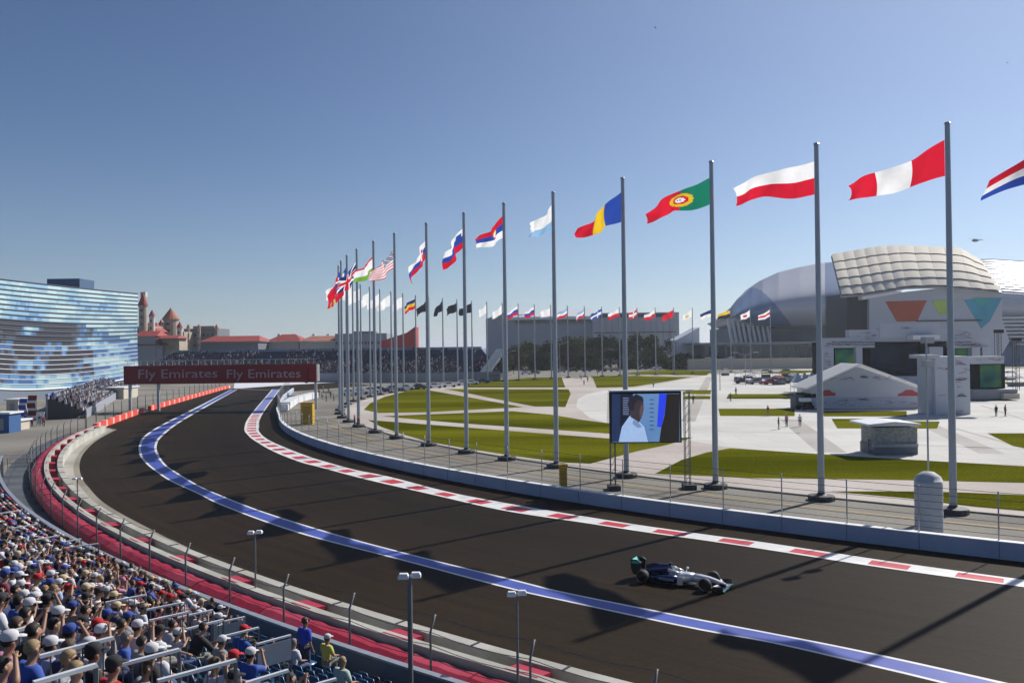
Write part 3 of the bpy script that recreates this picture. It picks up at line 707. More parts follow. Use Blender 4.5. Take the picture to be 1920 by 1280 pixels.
# body behind the facade
secs = []
for c in range(0, nc+1, 5):
    u = c/nc; x, y = ip_xy(u); secs.append([(x, y+.4, 0), (x, y+.4, zT-.2), (x-26, y+45, zT-1.2), (x-26, y+45, 0)])
MB().loft(secs).build('hall_body', mat('ip_body', (.16, .19, .24), .7), ip)
p = AT(80, 542, 225); MB().box((p.x+4, 232, 30.2), (9, 8, 4.2)).build('roof_plant_room', mat('ip_plant', (.05, .10, .20), .6), ip)
x, y = ip_xy(0); MB().tube([(ip_xy(c/20)[0], ip_xy(c/20)[1]-.35, ip_zb(c/20)-.1) for c in range(21)], .22, 6).build('bottom_rim', M_whitew, ip)

# ------------------------------------------------------------------ block building helpers for the far skyline
def blockb(t, part, px0, px1, ytop, Y, depth, m, zbot=0, windows=None, wm=None):
    pm = (px0+px1)/2; a, b, c = AT(px0, ytop, Y), AT(px1, ytop, Y), AT(pm, ytop, Y); z = c.z
    MB().box(((a.x+b.x)/2, Y+depth/2, (z+zbot)/2), (b.x-a.x, depth, z-zbot)).build(part, m, t)
    if windows:
        nx, nz = windows; W = (b.x-a.x)
        for i in range(nx):
            for j in range(nz):
                xx = a.x+W*(i+.5)/nx; zz = z-(z-zbot if zbot else min(z, 22))*(j+.6)/(nz+.3)
                MB().box((xx, Y-.02, zz), (W/nx*.5, .2, 1.6)).build('window', wm or M_glass, t)
    return a.x, b.x, z
def hip(t, part, px0, px1, ytop, ybot, Y, depth, m, inset=.3, over=1.0):
    a, b = AT(px0, ybot, Y), AT(px1, ybot, Y); zt = AT((px0+px1)/2, ytop, Y).z; z = AT((px0+px1)/2, ybot, Y).z; x0, x1 = a.x-over, b.x+over; y0, y1 = Y-over, Y+depth+over; ym = (y0+y1)/2; i = (x1-x0)*inset
    vs = [(x0, y0, z), (x1, y0, z), (x1, y1, z), (x0, y1, z), (x0+i, ym-.2, zt), (x1-i, ym-.2, zt), (x1-i, ym+.2, zt), (x0+i, ym+.2, zt)]
    return MB().add(vs, [(0, 1, 5, 4), (1, 2, 6, 5), (2, 3, 7, 6), (3, 0, 4, 7), (4, 5, 6, 7), (3, 2, 1, 0)]).build(part, m, t)
M_tile = mat('red_roof_tiles', (.28, .035, .028), .75, var=.2, scale=.3)
M_terr = mat('terracotta', (.36, .13, .08), .8, var=.2, scale=.3)
M_stone = mat('castle_stone', (.36, .31, .25), .85, var=.2, scale=.2)
M_pale = mat('pale_wall', (.52, .49, .44), .85)
M_slate = mat('slate_wall', (.14, .155, .18), .8)  # dark slate-grey base colour for walls, cabs and counters
def bld(name, label, px, Y): p = AT(px, 690, Y); return thing(name, label, 'building', (p.x, Y, 0))
# castle-like hotel
def round_tower(t, px, wpx, ytop, yroof, ytip, Y, m=M_stone, rm=M_tile):
    c = AT(px, ytop, Y); r = wpx/2*Y/F; zt = c.z; zr = AT(px, yroof, Y).z; zp = AT(px, ytip, Y).z
    q = MB().lathe([(r, 0), (r, zr-1.2), (r*1.15, zr-.6), (r*1.15, zr)], (c.x, Y+r, 0), 14).build('tower', m, t)
    MB().lathe([(r*1.25, zr), (r*.7, zr+(zp-zr)*.45), (0.02, zp)], (c.x, Y+r, 0), 14).build('spire', rm, q, world=True)
    for k in range(3): MB().box((c.x, Y-.05, zr-3-4*k), (r*.5, .3, 1.6)).build('window', M_glass, q)
    return q
t = bld('castle_hotel', 'castle-like hotel with red spires rising right behind the striped building', 268, 480)
round_tower(t, 265, 15, 575, 572, 547, 480); round_tower(t, 283, 10, 597, 592, 580, 475, M_pale)
blockb(t, 'main_block', 245, 290, 612, 485, 20, M_stone, windows=(5, 4)); hip(t, 'roof', 245, 292, 604, 622, 484, 22, M_tile)
MB().box((AT(262, 0, 488).x, 490, AT(262, 552, 488).z), (3, 3, 3)).build('chimney', M_pale, t)
for (q0, q1, yt, yb) in ((252, 292, 620, 630), (256, 304, 641, 647), (296, 330, 628, 634)):
    hip(t, 'roof', q0, q1, yt, yb, 462, 16, M_tile, .1); blockb(t, 'wing', q0+1, q1-1, yb, 463, 12, M_stone if q0 > 290 else M_greyc)
    t.children[-1].location.y += (q0-250)*.11
t = bld('castle_hotel', 'pointed stone hotel tower with a terracotta cap, second skyline tower from the left', 315, 500)
round_tower(t, 315, 26, 600, 598, 576, 500, M_stone, M_terr); blockb(t, 'main_block', 290, 345, 622, 505, 24, M_stone, windows=(6, 3)); hip(t, 'roof', 288, 322, 617, 626, 503, 22, M_tile)
round_tower(t, 300, 9, 612, 609, 598, 496, M_pale); round_tower(t, 335, 10, 618, 614, 602, 497, M_pale)
t = bld('hotel', 'stone hotel wing with small turrets between the pointed tower and the red roofed hall', 375, 520)
blockb(t, 'main_block', 345, 410, 616, 520, 20, M_slate, windows=(8, 3)); blockb(t, 'upper_block', 362, 402, 611, 522, 12, M_stone)
for q in (352, 372, 405): round_tower(t, q, 6, 616, 614, 607, 515, M_stone, M_terr)
t = bld('hall', 'long pale hall with a flat dark red hipped roof left of the flagpoles', 430, 460)
blockb(t, 'main_block', 376, 484, 641, 460, 24, M_slate, windows=(14, 1)); hip(t, 'roof', 376, 484, 629, 640, 459, 26, M_tile, .12)
t = bld('hall', 'cluster of low cream houses with red tiled roofs just left of the first flagpoles', 555, 480)
blockb(t, 'main_block', 503, 560, 640, 480, 20, M_pale, windows=(8, 1)); hip(t, 'roof', 503, 562, 626, 639, 479, 22, M_tile, .3)
blockb(t, 'side_block', 562, 640, 640, 475, 20, M_pale, windows=(10, 1)); hip(t, 'roof', 562, 640, 629, 639, 474, 22, M_terr, .2)
for q in (520, 548, 585, 612): blockb(t, 'chimney', q, q+5, 626, 490, 2, M_pale, 20)
t = bld('office_block', 'long grey office block behind the leftmost flagpoles', 690, 470)
blockb(t, 'main_block', 628, 725, 625, 470, 26, M_greyc, windows=(16, 2)); blockb(t, 'penthouse', 660, 700, 621, 474, 15, M_slate)
t = bld('wedge_building', 'bright red wedge-shaped building with a rising roofline above the far grandstand', 750, 400)
a = AT(712, 648, 400); b = AT(779, 648, 400)
MB().prism([(a.x, 400, 0), (b.x, 400, 0), (b.x, 400, AT(779, 612, 400).z), (AT(755, 0, 400).x, 400, AT(755, 624, 400).z), (a.x, 400, AT(712, 640, 400).z)], (0, 14, 0)).build('wall', mat('red_panel', (.42, .035, .03), .6), t)
m = MB()
for q in range(1, 7): xx = a.x+(b.x-a.x)*q/7; m.box((xx, 399.9, 6), (.15, .16, 12))
m.build('panel_joints', mat('red_joint', (.25, .02, .02), .7), t)
# big grey arena
t = bld('arena', 'large plain grey arena with a white barrel roof behind the row of trees', 1050, 560)
M_ar = mat('arena_panels', (.29, .33, .39), .6, var=.1, scale=.05)
M_ar2 = mat('arena_panels_pale', (.42, .44, .48), .6, var=.08, scale=.05)
a = AT(911, 598, 560); b = AT(1110, 598, 560)
MB().prism([(a.x, 560, 0), (b.x, 560, 0), (b.x, 560, a.z), (AT(945, 0, 560).x+4, 560, a.z+3), (a.x+12, 560, a.z+4.2), (a.x, 560, a.z)], (0, 60, 0)).build('left_hall', M_ar, t)
secs = [[(x, y, z) for (y, z) in [(556, a.z-1), (556, a.z+1), (572, a.z+6.5), (596, a.z+7), (620, a.z-1)]] for x in (a.x+11, b.x+1)]
MB().loft(secs).build('roof', M_whitew, t)
MB().box(((AT(960, 0, 558).x+b.x)/2, 558.5, AT(1000, 603, 560).z), (b.x-AT(960, 0, 558).x, .8, 2)).build('window', M_glass, t)
blockb(t, 'right_hall', 1111, 1273, 586, 556, 60, M_ar2); 
c = AT(1118, 586, 555); d = AT(1262, 586, 555)
MB().box(((c.x+d.x)/2, 555.3, c.z-2.2), (d.x-c.x, .6, 2.4)).build('window', M_glass, t)
MB().box(((c.x+d.x)/2, 555.5, AT(1190, 623, 555).z), (d.x-c.x+4, .8, .5)).build('ledge', M_dark, t)
m = MB()
for q in range(1, 13): m.box((c.x-2+(d.x-c.x+4)*q/13, 555.8, 17), (.12, .3, 33))
m.build('panel_joints', M_greyc, t)
t = bld('pavilion', 'low white sloping roof at the foot of the grey arena, right of the trees', 1290, 430)
a = AT(1268, 668, 430); b = AT(1312, 668, 430)
MB().prism([(a.x, 430, 0), (b.x, 430, 0), (b.x, 430, AT(0, 644, 430).z+4), (a.x, 430, AT(0, 664, 430).z+3)], (0, 20, 0)).build('roof', M_whitew, t)
t = bld('concourse', 'long low grey-blue concourse in front of the domed stadium', 1440, 410)
M_conco = mat('concourse_wall', (.15, .19, .25), .5, var=.15, scale=.1)
blockb(t, 'main_block', 1318, 1570, 645, 410, 30, M_conco); blockb(t, 'roof_slab', 1300, 1580, 641, 404, 40, M_greyc, AT(1440, 645, 404).z+.003); blockb(t, 'low_wall', 1290, 1560, 672, 395, 2, M_pale)
for q in range(14): blockb(t, 'window', 1330+q*17, 1341+q*17, 650, 409.7, .4, M_glass, 4)

# ------------------------------------------------------------------ domed stadium
M_shell = mat('shell_grey', (.46, .48, .54), .45, var=.06, scale=.05)
M_shellb = mat('shell_blue', (.17, .24, .38), .35, var=.1, scale=.05)
M_shellw = mat('shell_white', (.66, .67, .69), .45, var=.05, scale=.05)
YS = 440
stt = bld('stadium', 'huge domed stadium with grey and blue curved shells at the right', 1500, YS)
def shell(pxs, top, bot, Y, bulge, thick, mats, mfun, part, parent, rib=None):
    m = MB(); ns = 34; cols = []
    for px, ty, by in zip(pxs, top, bot):
        col = []
        for s in range(ns+1):
            v = s/ns; y = ty+(by-ty)*v; lean = thick*(1-v)**1.5; q = AT(px, y, Y+lean-bulge*math.sin(math.pi*min(1, v*.9))); col.append(q)
        cols.append(col)
    vs = [q for c in cols for q in c]; n1 = ns+1
    m.v += vs
    for i in range(len(cols)-1):
        for s in range(ns): m.f.append((i*n1+s, (i+1)*n1+s, (i+1)*n1+s+1, i*n1+s+1)); m.m.append(mfun(i/(len(cols)-1), s/ns))
    k = len(m.v)                                    # closing back so the shell is a body, not a film
    for c in cols: m.v += [c[0]+Vector((0, 10, -.5)), c[-1]+Vector((0, 60, -2))]
    for i in range(len(cols)-1):
        m.f += [(i*n1, k+2*i, k+2*i+2, (i+1)*n1), (k+2*i, k+2*i+1, k+2*i+3, k+2*i+2), (k+2*i+1, i*n1+ns, (i+1)*n1+ns, k+2*i+3)]; m.m += [0, 0, 0]
    return m.build(part, mats, parent, smooth=True)
def interp(tab, x):
    for (a, b), (c, d) in zip(tab, tab[1:]):
        if x <= c: return b+(d-b)*(x-a)/(c-a)
    return tab[-1][1]
pxs = [1376+q*1.76 for q in range(174)]
tt = [(1376, 592), (1382, 572), (1392, 556), (1410, 538), (1430, 524), (1460, 510), (1500, 500), (1540, 493), (1600, 488), (1700, 486)]
bb = [(1376, 594), (1390, 602), (1420, 608), (1460, 611), (1520, 611), (1700, 606)]
def shf(u, v):
    px = 1376+u*304
    if px < 1425+ (v-.2)*75: return 1
    if 1546 < px: return 1
    return 0
shell(pxs, [interp(tt, x) for x in pxs], [interp(bb, x) for x in pxs], YS, 22, 26, [M_shell, M_shellb], shf, 'left_shell', stt)
pxs = [1800+q*8 for q in range(40)]
shell(pxs, [interp([(1800, 520), (1835, 487), (1860, 486), (1920, 490), (2000, 505), (2120, 560)], x) for x in pxs], [interp([(1800, 600), (1860, 602), (1920, 606), (2120, 612)], x) for x in pxs], YS-20, 20, 40, [M_shellw], lambda u, v: 0, 'right_shell', stt)
m = MB()
for j in range(26):
    v = j/26; pts = []
    for x in pxs[3:]:
        ty = interp([(1800, 520), (1835, 487), (1860, 486), (1920, 490), (2000, 505), (2120, 560)], x); by = interp([(1800, 600), (1860, 602), (1920, 606), (2120, 612)], x)
        pts.append(AT(x, ty+(by-ty)*v, YS-20+40*(1-v)**1.5-20*math.sin(math.pi*min(1, v*.9))-.3))
    m.tube(pts, .22, 3, cap=False)
m.build('shell_ribs', M_shell, stt)
# dark understructure and base
blockb(stt, 'base', 1380, 1640, 612, YS+12, 60, M_conco)
m = MB()
for q in range(9):
    p = AT(1378+q*9, 640, YS-4); m.beam((p.x, YS-4, 3), (p.x-2.2, YS+2, AT(0, 600, YS).z-4), 1.1, 1.1)
m.build('struts', M_whitew, stt)
a = AT(1850, 640, YS-30); b = AT(2150, 640, YS-30)
MB().prism([(AT(1812, 0, YS-30).x, YS-30, 0), (b.x, YS-30, 0), (b.x, YS-30, AT(0, 606, YS-30).z), (AT(1920, 0, YS-30).x, YS-30, AT(1920, 628, YS-30).z), (AT(1850, 0, YS-30).x, YS-30, AT(1850, 656, YS-30).z)], (0, 60, 0)).build('dark_side', M_shellb, stt)
m = MB()
for q in range(8): p = AT(1885+q*5, 596+q*7, YS-34); m.box((p.x+8, p.y, p.z), (40-q*2, 3, 1.1), rz=.1)
m.build('lower_fins', M_shellw, stt)

# hall with the scaled white roof in front of the stadium
YH = 300
hl = bld('exhibition_hall', 'hall with a roof of white scale-like panels and coloured triangles on its wall', 1720, YH)
M_scale = mat('scale_panels', (.70, .64, .54), .8, var=.05, scale=.08, spec=.1)
TL = [(1559, 477), (1600, 470), (1640, 463), (1685, 460), (1740, 462), (1800, 465), (1842, 490)]
BLn = [(1578, 554), (1620, 551), (1660, 545), (1700, 538), (1760, 536), (1820, 541), (1880, 547)]
def rp(u, v, lift=0):        # u along, v 0 top .. 1 bottom
    def ip_(T, u):
        k = u*(len(T)-1); i = min(len(T)-2, int(k)); f = k-i; return T[i][0]*(1-f)+T[i+1][0]*f, T[i][1]*(1-f)+T[i+1][1]*f
    a, b = ip_(TL, u), ip_(BLn, u); px = a[0]*(1-v)+b[0]*v; py = a[1]*(1-v)+b[1]*v
    p = AT(px, py, YH+38*(1-v)-6*math.sin(math.pi*v)); return p+Vector((0, -.5, .86))*lift
NU, NV = 12, 5; m = MB()
for i in range(NU):
    for j in range(NV):
        sh = .0; u0, u1 = (i+.008)/NU, (i+.995)/NU; v0, v1 = (j-.01)/NV, (j+.99)/NV; g = 6; grid = []
        for a in range(g+1):
            for b in range(3):
                fu = a/g; fv = b/2; u = u0+(u1-u0)*fu; v = v0+(v1-v0)*fv
                grid.append(rp(u, v, (.20*math.sin(math.pi*fu)+.32*fv)))
        k = len(m.v); m.v += grid
        for a in range(g):
            for b in range(2): m.f.append((k+a*3+b, k+a*3+b+1, k+(a+1)*3+b+1, k+(a+1)*3+b)); m.m.append(0)
        k = len(m.v); lo = [rp(u1, v1, -1.5), rp(u0, v1, -1.5), rp(u1, v0, -1.5), rp(u0, v0, -1.5)]
m.build('roof_panels', M_scale, hl, fix=False, smooth=True)
secs = []
for i in range(13): u = i/12; secs.append([rp(u, 0, -.4), rp(u, .5, -.4), rp(u, .985, -.4), rp(u, .985, -1.2), rp(u, 0, -1.2)])
MB().loft(secs).build('roof_deck', M_greyc, hl)
a = AT(1640, 565, YH+4); 
wl = [(1630, 720), (1630, 560), (1680, 549), (1760, 540), (1879, 552), (1879, 600), (1893, 640), (1862, 690), (1862, 720)]
MB().prism([AT(x, y, YH+3) for x, y in wl], (0, 26, 0)).build('front_wall', mat('hall_wall', (.42, .44, .50), .6, var=.05), hl)
MB().prism([AT(x, y, YH+5) for x, y in [(1588, 720), (1588, 550), (1630, 552), (1626, 600), (1640, 720)]], (0, 20, 0)).build('dark_corner', mat('hall_dark', (.02, .022, .03), .5), hl)
MB().prism([AT(x, y, YH+1) for x, y in [(1618, 562), (1616, 553), (1690, 545), (1690, 549)]], (0, 5, 0)).build('soffit', M_whitew, hl)
for nm, pl, c in (('orange_triangle', [(1660, 565), (1738, 563), (1720, 602), (1682, 603)], (.42, .08, .035)), ('green_triangle', [(1746, 564), (1792, 562), (1776, 590), (1762, 590)], (.35, .48, .10)), ('teal_triangle', [(1808, 562), (1879, 558), (1856, 602), (1840, 616)], (.06, .30, .42)), ('sky_triangle', [(1822, 559.5), (1862, 558.5), (1840, 574)], (.05, .38, .33))):
    MB().prism([AT(x, y, YH+(2.85 if nm != 'sky_triangle' else 2.7)) for x, y in pl], (0, .1, 0)).build(nm, mat(nm, c, .6, var=.2, scale=.1), hl)
MB().box((AT(1770, 0, YH+2.6).x, YH+2.7, AT(1770, 601, YH).z), (24, .4, .4)).build('ledge', M_dark, hl)

# ------------------------------------------------------------------ stage, tower, tent, kiosk, video screen on the plaza
M_fas = mat('fascia_white', (.46, .48, .54), .6, var=.05, scale=.3)
M_blk = mat('stage_black', (.014, .015, .018), .7, spec=.15)
M_mark = mat('printed_dark_mark', (.05, .06, .12), .6); M_markr = mat('printed_red_mark', (.40, .05, .06), .6)
def emis(name, cols, scale, strength=.5):
    if name in MATS: return MATS[name]
    m = bpy.data.materials.new(name); m.use_nodes = True; n = m.node_tree; L = n.links; b = n.nodes['Principled BSDF']; b.inputs['Base Color'].default_value = (.01, .01, .01, 1); b.inputs['Roughness'].default_value = .5; b.inputs['Specular IOR Level'].default_value = .1
    tc = n.nodes.new('ShaderNodeTexCoord'); nz = n.nodes.new('ShaderNodeTexNoise'); nz.inputs['Scale'].default_value = scale; nz.inputs['Detail'].default_value = 2; L.new(tc.outputs['Object'], nz.inputs[0])
    cr = n.nodes.new('ShaderNodeValToRGB'); L.new(nz.outputs[0], cr.inputs[0]); e = cr.color_ramp.elements
    e[0].position = .3; e[0].color = (*cols[0], 1); e[1].position = .7; e[1].color = (*cols[-1], 1)
    for i, c in enumerate(cols[1:-1]): q = e.new(.3+.4*(i+1)/(len(cols)-1)); q.color = (*c, 1)
    L.new(cr.outputs[0], b.inputs['Emission Color']); b.inputs['Emission Strength'].default_value = strength; MATS[name] = m; return m
M_scr1 = emis('screen_green', [(.006, .012, .035), (.01, .07, .06), (.06, .12, .02)], .35, .6); M_scr2 = emis('screen_dark', [(.002, .003, .007), (.006, .009, .02), (.018, .02, .03)], .2, .8)
def pbox(t, part, x0, x1, y0, y1, Y, dep, m, dy=0):
    a, b, c = AT(x0, y0, Y), AT(x1, y0, Y), AT((x0+x1)/2, y1, Y); a2 = AT((x0+x1)/2, y0, Y)
    return MB().box(((a.x+b.x)/2, Y+dep/2+dy, (a2.z+c.z)/2), (b.x-a.x, dep, a2.z-c.z)).build(part, m, t)
def marks(t, part, rects, Y, seed, n, w=(5, 11), red=.2):
    rn = random.Random(seed); m = MB()
    for (x0, y0, x1, y1) in rects:
        for _ in range(n):
            px, py = rn.uniform(x0, x1), rn.uniform(y0, y1); p = AT(px, py, Y); W = rn.uniform(*w)*Y/F; hh = .9*Y/F; mi = 1 if rn.random() < red else 0
            for q in range(3): m.box((p.x+W*(q-1)/3, Y, p.z+rn.uniform(-.15, .15)*hh), (W/3.6, .04, hh*rn.uniform(.6, 1)), mi=mi)
    return m.build(part, [M_mark, M_markr], t)
YG = 190; p = AT(1700, 735, YG)
sg = thing('concert_stage', 'large outdoor stage with white stepped fascia and dark screens in front of the triangle hall', 'stage', (p.x, YG, 0))
a = lambda x, y, Y=YG: AT(x, y, Y)
pbox(sg, 'top_fascia', 1650, 1762, 606, 632, YG, 2.0, M_fas); pbox(sg, 'upper_fascia', 1592, 1828, 617, 640, YG+.3, 2.2, M_fas); pbox(sg, 'lower_fascia', 1547, 1640, 633, 652, YG+.1, 2.1, M_fas); pbox(sg, 'lower_fascia', 1782, 1856, 634, 652, YG+.1, 2.1, M_fas)
for x0, x1 in ((1546, 1563), (1605, 1617), (1742, 1768), (1822, 1838), (1842, 1858)): pbox(sg, 'column', x0, x1, 650, 742, YG-.3, 1.6, M_fas)
pbox(sg, 'stage_house', 1563, 1842, 640, 742, YG+3, 14, M_blk)
pbox(sg, 'main_screen', 1632, 1722, 648, 694, YG+2.5, .3, M_scr2); pbox(sg, 'side_screen', 1567, 1601, 655, 694, YG+1.4, .3, M_scr1); pbox(sg, 'side_screen', 1785, 1820, 652, 672, YG+1.4, .3, M_scr1)
pbox(sg, 'stage_front', 1556, 1744, 706, 742, YG-2.5, 5, M_fas); pbox(sg, 'canopy_edge', 1712, 1762, 628, 636, YG-3, 3, M_whitew)
marks(sg, 'printed_marks', [(1600, 622, 1640, 636), (1780, 622, 1822, 636), (1550, 638, 1600, 650), (1790, 640, 1850, 650), (1548, 660, 1560, 700)], YG-.36, 3, 12, (5, 10), .25); marks(sg, 'printed_marks', [(1690, 613, 1715, 618)], YG-.06, 4, 3, (12, 16), 0)
YT = 136; p = AT(1778, 782, YT)
tw = thing('sign_tower', 'tall white printed sign tower with an arm, right of the gabled tent', 'tower', (p.x, YT, 0))
pbox(tw, 'column_left', 1736, 1752, 672, 782, YT, 3, M_fas); pbox(tw, 'column_middle', 1753, 1818, 668, 783, YT-.8, 4.2, mat('fascia_light', (.52, .54, .60), .6, var=.05, scale=.3)); pbox(tw, 'cap', 1732, 1762, 665, 672, YT-1, 5, M_fas)
pbox(tw, 'sign_arm', 1818.5, 1883, 668, 682, YT+.2, 2.0, M_fas)
marks(tw, 'printed_marks', [(1786, 676, 1814, 684), (1762, 690, 1782, 694), (1788, 708, 1812, 716), (1762, 735, 1812, 745), (1756, 770, 1812, 780), (1822, 672, 1878, 678)], YT-.83, 8, 6, (9, 15), .3); marks(tw, 'side_marks', [(1797, 684, 1814, 760)], YT-.84, 9, 12, (6, 10), .15)
YR = 170; p = AT(1855, 745, YR)
rs = thing('screen_box', 'black framed green and blue screen on a pale platform at the far right', 'screen', (p.x, YR, 0))
pbox(rs, 'frame', 1822, 1884, 678, 730, YR, 3, M_blk); pbox(rs, 'picture', 1838, 1877, 684, 726, YR-.12, .1, M_scr1); pbox(rs, 'platform', 1824, 1908, 730, 748, YR-3, 9, mat('platform_grey', (.25, .26, .28), .7)); pbox(rs, 'steps', 1882, 1912, 738, 748, YR-4, 9, M_plaster)
# gabled tent
YQ = 149; p = AT(1625, 768, YQ)
tn = thing('marquee_tent', 'white gabled marquee tent with printed end wall and red car pictures', 'tent', (p.x, YQ, 0))
g = lambda x, y: AT(x, y, YQ)
MB().prism([g(1521, 766), g(1521, 727), g(1611, 688), g(1731, 731), g(1735, 768)], (0, 7.5, 0)).build('end_wall', M_fas, tn)
for (q0, q1, nm) in ((g(1511, 730), g(1611, 684.5), 'roof_left'), (g(1611, 684.5), g(1738, 731.5), 'roof_right')):
    d = q1-q0; nn = Vector((-d.z, 0, d.x)).normalized()*.28
    MB().prism([q0+Vector((0, -.5, 0)), q1+Vector((0, -.5, 0)), q1+nn+Vector((0, -.5, 0)), q0+nn+Vector((0, -.5, 0))], (0, 8.5, 0)).build(nm, mat('tent_fabric', (.80, .80, .80), .6, var=.03, trans=.45), tn)
z0 = g(1625, 749).z; pbox(tn, 'lower_band', 1523, 1732, 744, 765, YQ-.06, .05, mat('band_blue_white', (.36, .39, .48), .6)); pbox(tn, 'skirt', 1525, 1738, 766, 773, YQ-.1, 7, M_blk)
marks(tn, 'printed_marks', [(1545, 707, 1600, 712), (1640, 704, 1700, 712), (1616, 704, 1628, 708), (1540, 748, 1600, 760), (1605, 746, 1635, 750), (1655, 750, 1722, 762)], YQ-.12, 5, 8, (6, 12), .12)
for x0, x1 in ((1534, 1566), (1683, 1724)):
    p0, p1 = g(x0, 737), g(x1, 737); hh = 1.1
    cm = MB(); prof = [(0, 0), (.02, .35), (.2, .48), (.36, .95), (.66, 1.0), (.82, .6), (.99, .5), (1, 0)]
    cm.prism([(p0.x+(p1.x-p0.x)*u, YQ-.1, p0.z-.5+v*hh) for u, v in prof], (0, .05, 0)); cm.build('red_car_picture', M_markr, tn)
t = thing('generator_truck', 'dark equipment truck with white boxes parked at the left end of the gabled tent', 'truck', (AT(1510, 770, 150).x, 150, 0))
pbox(t, 'cab', 1492, 1512, 742, 766, 150, 3, M_slate); pbox(t, 'cargo', 1510, 1530, 738, 768, 149, 5, M_blk); pbox(t, 'box', 1502, 1522, 746, 753, 147.5, 1.2, M_whitew); pbox(t, 'box', 1497, 1528, 769, 773, 147, 2, M_whitew)
for xx in (1497, 1508, 1522): p = AT(xx, 768, 148); MB().lathe([(0, 0), (.5, 0), (.5, .3), (0, .3)], (p.x, 147.9, .5), 10, 'Y').build('wheel', M_blk, t)
# kiosk
YK = 88; p = AT(1677, 853, YK)
kk = thing('kiosk', 'small grey kiosk with a flat white roof standing on the pale paving', 'kiosk', (p.x, YK, 0))
M_kio = two_tone('kiosk_weave', (.22, .235, .235), (.32, .335, .33), 2.2, .8, .42, .58, (1, 1, 1.6), .2)
pbox(kk, 'body', 1641, 1720, 801, 833, YK, 3.6, M_kio); pbox(kk, 'base', 1640, 1721, 833, 852, YK-.05, 3.7, mat('kiosk_base', (.12, .14, .17), .7)); pbox(kk, 'counter', 1638, 1722, 832, 838, YK-.35, .5, M_greyc)
a0, b0 = AT(1629, 799, YK-.7), AT(1728, 799, YK-.7)
MB().loft([[(a0.x, y, a0.z-.0), (a0.x, y, a0.z+.2), ((a0.x+b0.x)/2, y, a0.z+.45), (b0.x, y, a0.z+.2), (b0.x, y, a0.z-.0)] for y in (YK-.7, YK+4.3)]).build('roof', M_whitew, kk)
t = thing('chair_stack', 'stack of dark and white folding chairs beside the kiosk', 'chairs', (AT(1628, 850, 90).x, 90, 0))
m = MB()
for q in range(5): m.box((AT(1628, 0, 89).x+.15*(q % 2), 89+.1*q, .35+.28*q), (1.3-.1*q, .6, .07), mi=q % 2)
for q in (-.5, .5): m.box((AT(1628, 0, 89).x+q, 89.4, .8), (.07, .07, 1.6))
m.build('stacked_seats', [M_dark, M_whitew], t)
# big video screen behind the inner wall
YV = 68; vs_ = thing('video_screen', 'big outdoor video screen showing a man in a white shirt beside blue panels', 'screen', (AT(1210, 830, YV).x, YV, 0))
pbox(vs_, 'housing', 1144, 1277, 734, 830, YV, .7, M_blk)
pic = pbox(vs_, 'picture', 1147, 1274, 738, 828, YV-.035, .03, emis('pic_blue', [(.16, .34, .70), (.22, .42, .80)], .3, .55))
ed = lambda nm, c, s=.55: mat(nm, c, .4, var=.06, emit=s)
def poly_px(parent, part, pts, Y, m): MB().prism([AT(x, y, Y) for x, y in pts], (0, .012, 0)).build(part, m, parent)
poly_px(pic, 'left_panel', [(1147, 738), (1163, 738), (1163, 828), (1147, 828)], YV-.05, ed('pic_navy', (.018, .035, .10)))
poly_px(pic, 'column', [(1163, 738), (1187, 738), (1184, 770), (1172, 800), (1163, 812)], YV-.053, ed('pic_dark', (.008, .012, .03)))
poly_px(pic, 'blue_panel', [(1236, 738), (1250, 738), (1246, 775), (1240, 800), (1232, 800)], YV-.053, ed('pic_royal', (.015, .04, .62), .9))
poly_px(pic, 'dark_panel', [(1250, 738), (1274, 738), (1274, 828), (1236, 828), (1240, 800), (1246, 778)], YV-.056, ed('pic_brown', (.018, .014, .012)))
poly_px(pic, 'shirt', [(1160, 828), (1166, 800), (1180, 780), (1192, 782), (1208, 800), (1215, 828)], YV-.06, ed('pic_shirt', (.42, .58, .85)))
poly_px(pic, 'head', [(1183, 782), (1178, 762), (1183, 748), (1194, 741), (1206, 748), (1207, 768), (1203, 782), (1198, 792), (1190, 786)], YV-.063, ed('pic_head', (.05, .035, .045)))
poly_px(pic, 'hair', [(1182, 770), (1176, 758), (1181, 746), (1193, 738.6), (1205, 744), (1207, 752), (1196, 750), (1190, 758), (1189, 768)], YV-.066, ed('pic_hair', (.02, .018, .03)))
poly_px(pic, 'lit_cheek', [(1203, 756), (1207, 764), (1205, 778), (1200, 784), (1199, 770)], YV-.066, ed('pic_cheek', (.13, .075, .075)))
poly_px(pic, 'collar_shade', [(1188, 786), (1197, 792), (1204, 800), (1196, 802), (1186, 794)], YV-.064, ed('pic_collar', (.22, .32, .52)))
for q in range(10): poly_px(pic, 'text_line', [(1168, 745+q*3.4), (1179, 745.4+q*3.4), (1179, 746.6+q*3.4), (1168, 746.2+q*3.4)], YV-.06, ed('pic_text', (.25, .32, .5)))
for q in range(8): poly_px(pic, 'bar', [(1218, 748+q*8), (1226, 748.3+q*8), (1226, 750+q*8), (1218, 749.7+q*8)], YV-.06, ed('pic_bar', (.02, .06, .25)))
pbox(vs_, 'top_truss', 1143, 1299, 731, 733.5, YV-.1, .8, M_whitew)
for xx in (1150, 1291):
    m = MB()
    p = AT(xx, 830, YV+.5)
    for dx in (-.2, .2):
        for dyy in (0, .5): m.tube([(p.x+dx, YV+.8+dyy, 0), (p.x+dx, YV+.8+dyy, 8.1)], .035, 5)
    for q in range(12): m.tube([(p.x-.2, YV+.8, q*.66), (p.x+.2, YV+.8, q*.66+.6)], .02, 4)
    m.build('truss_tower', M_posts, vs_)
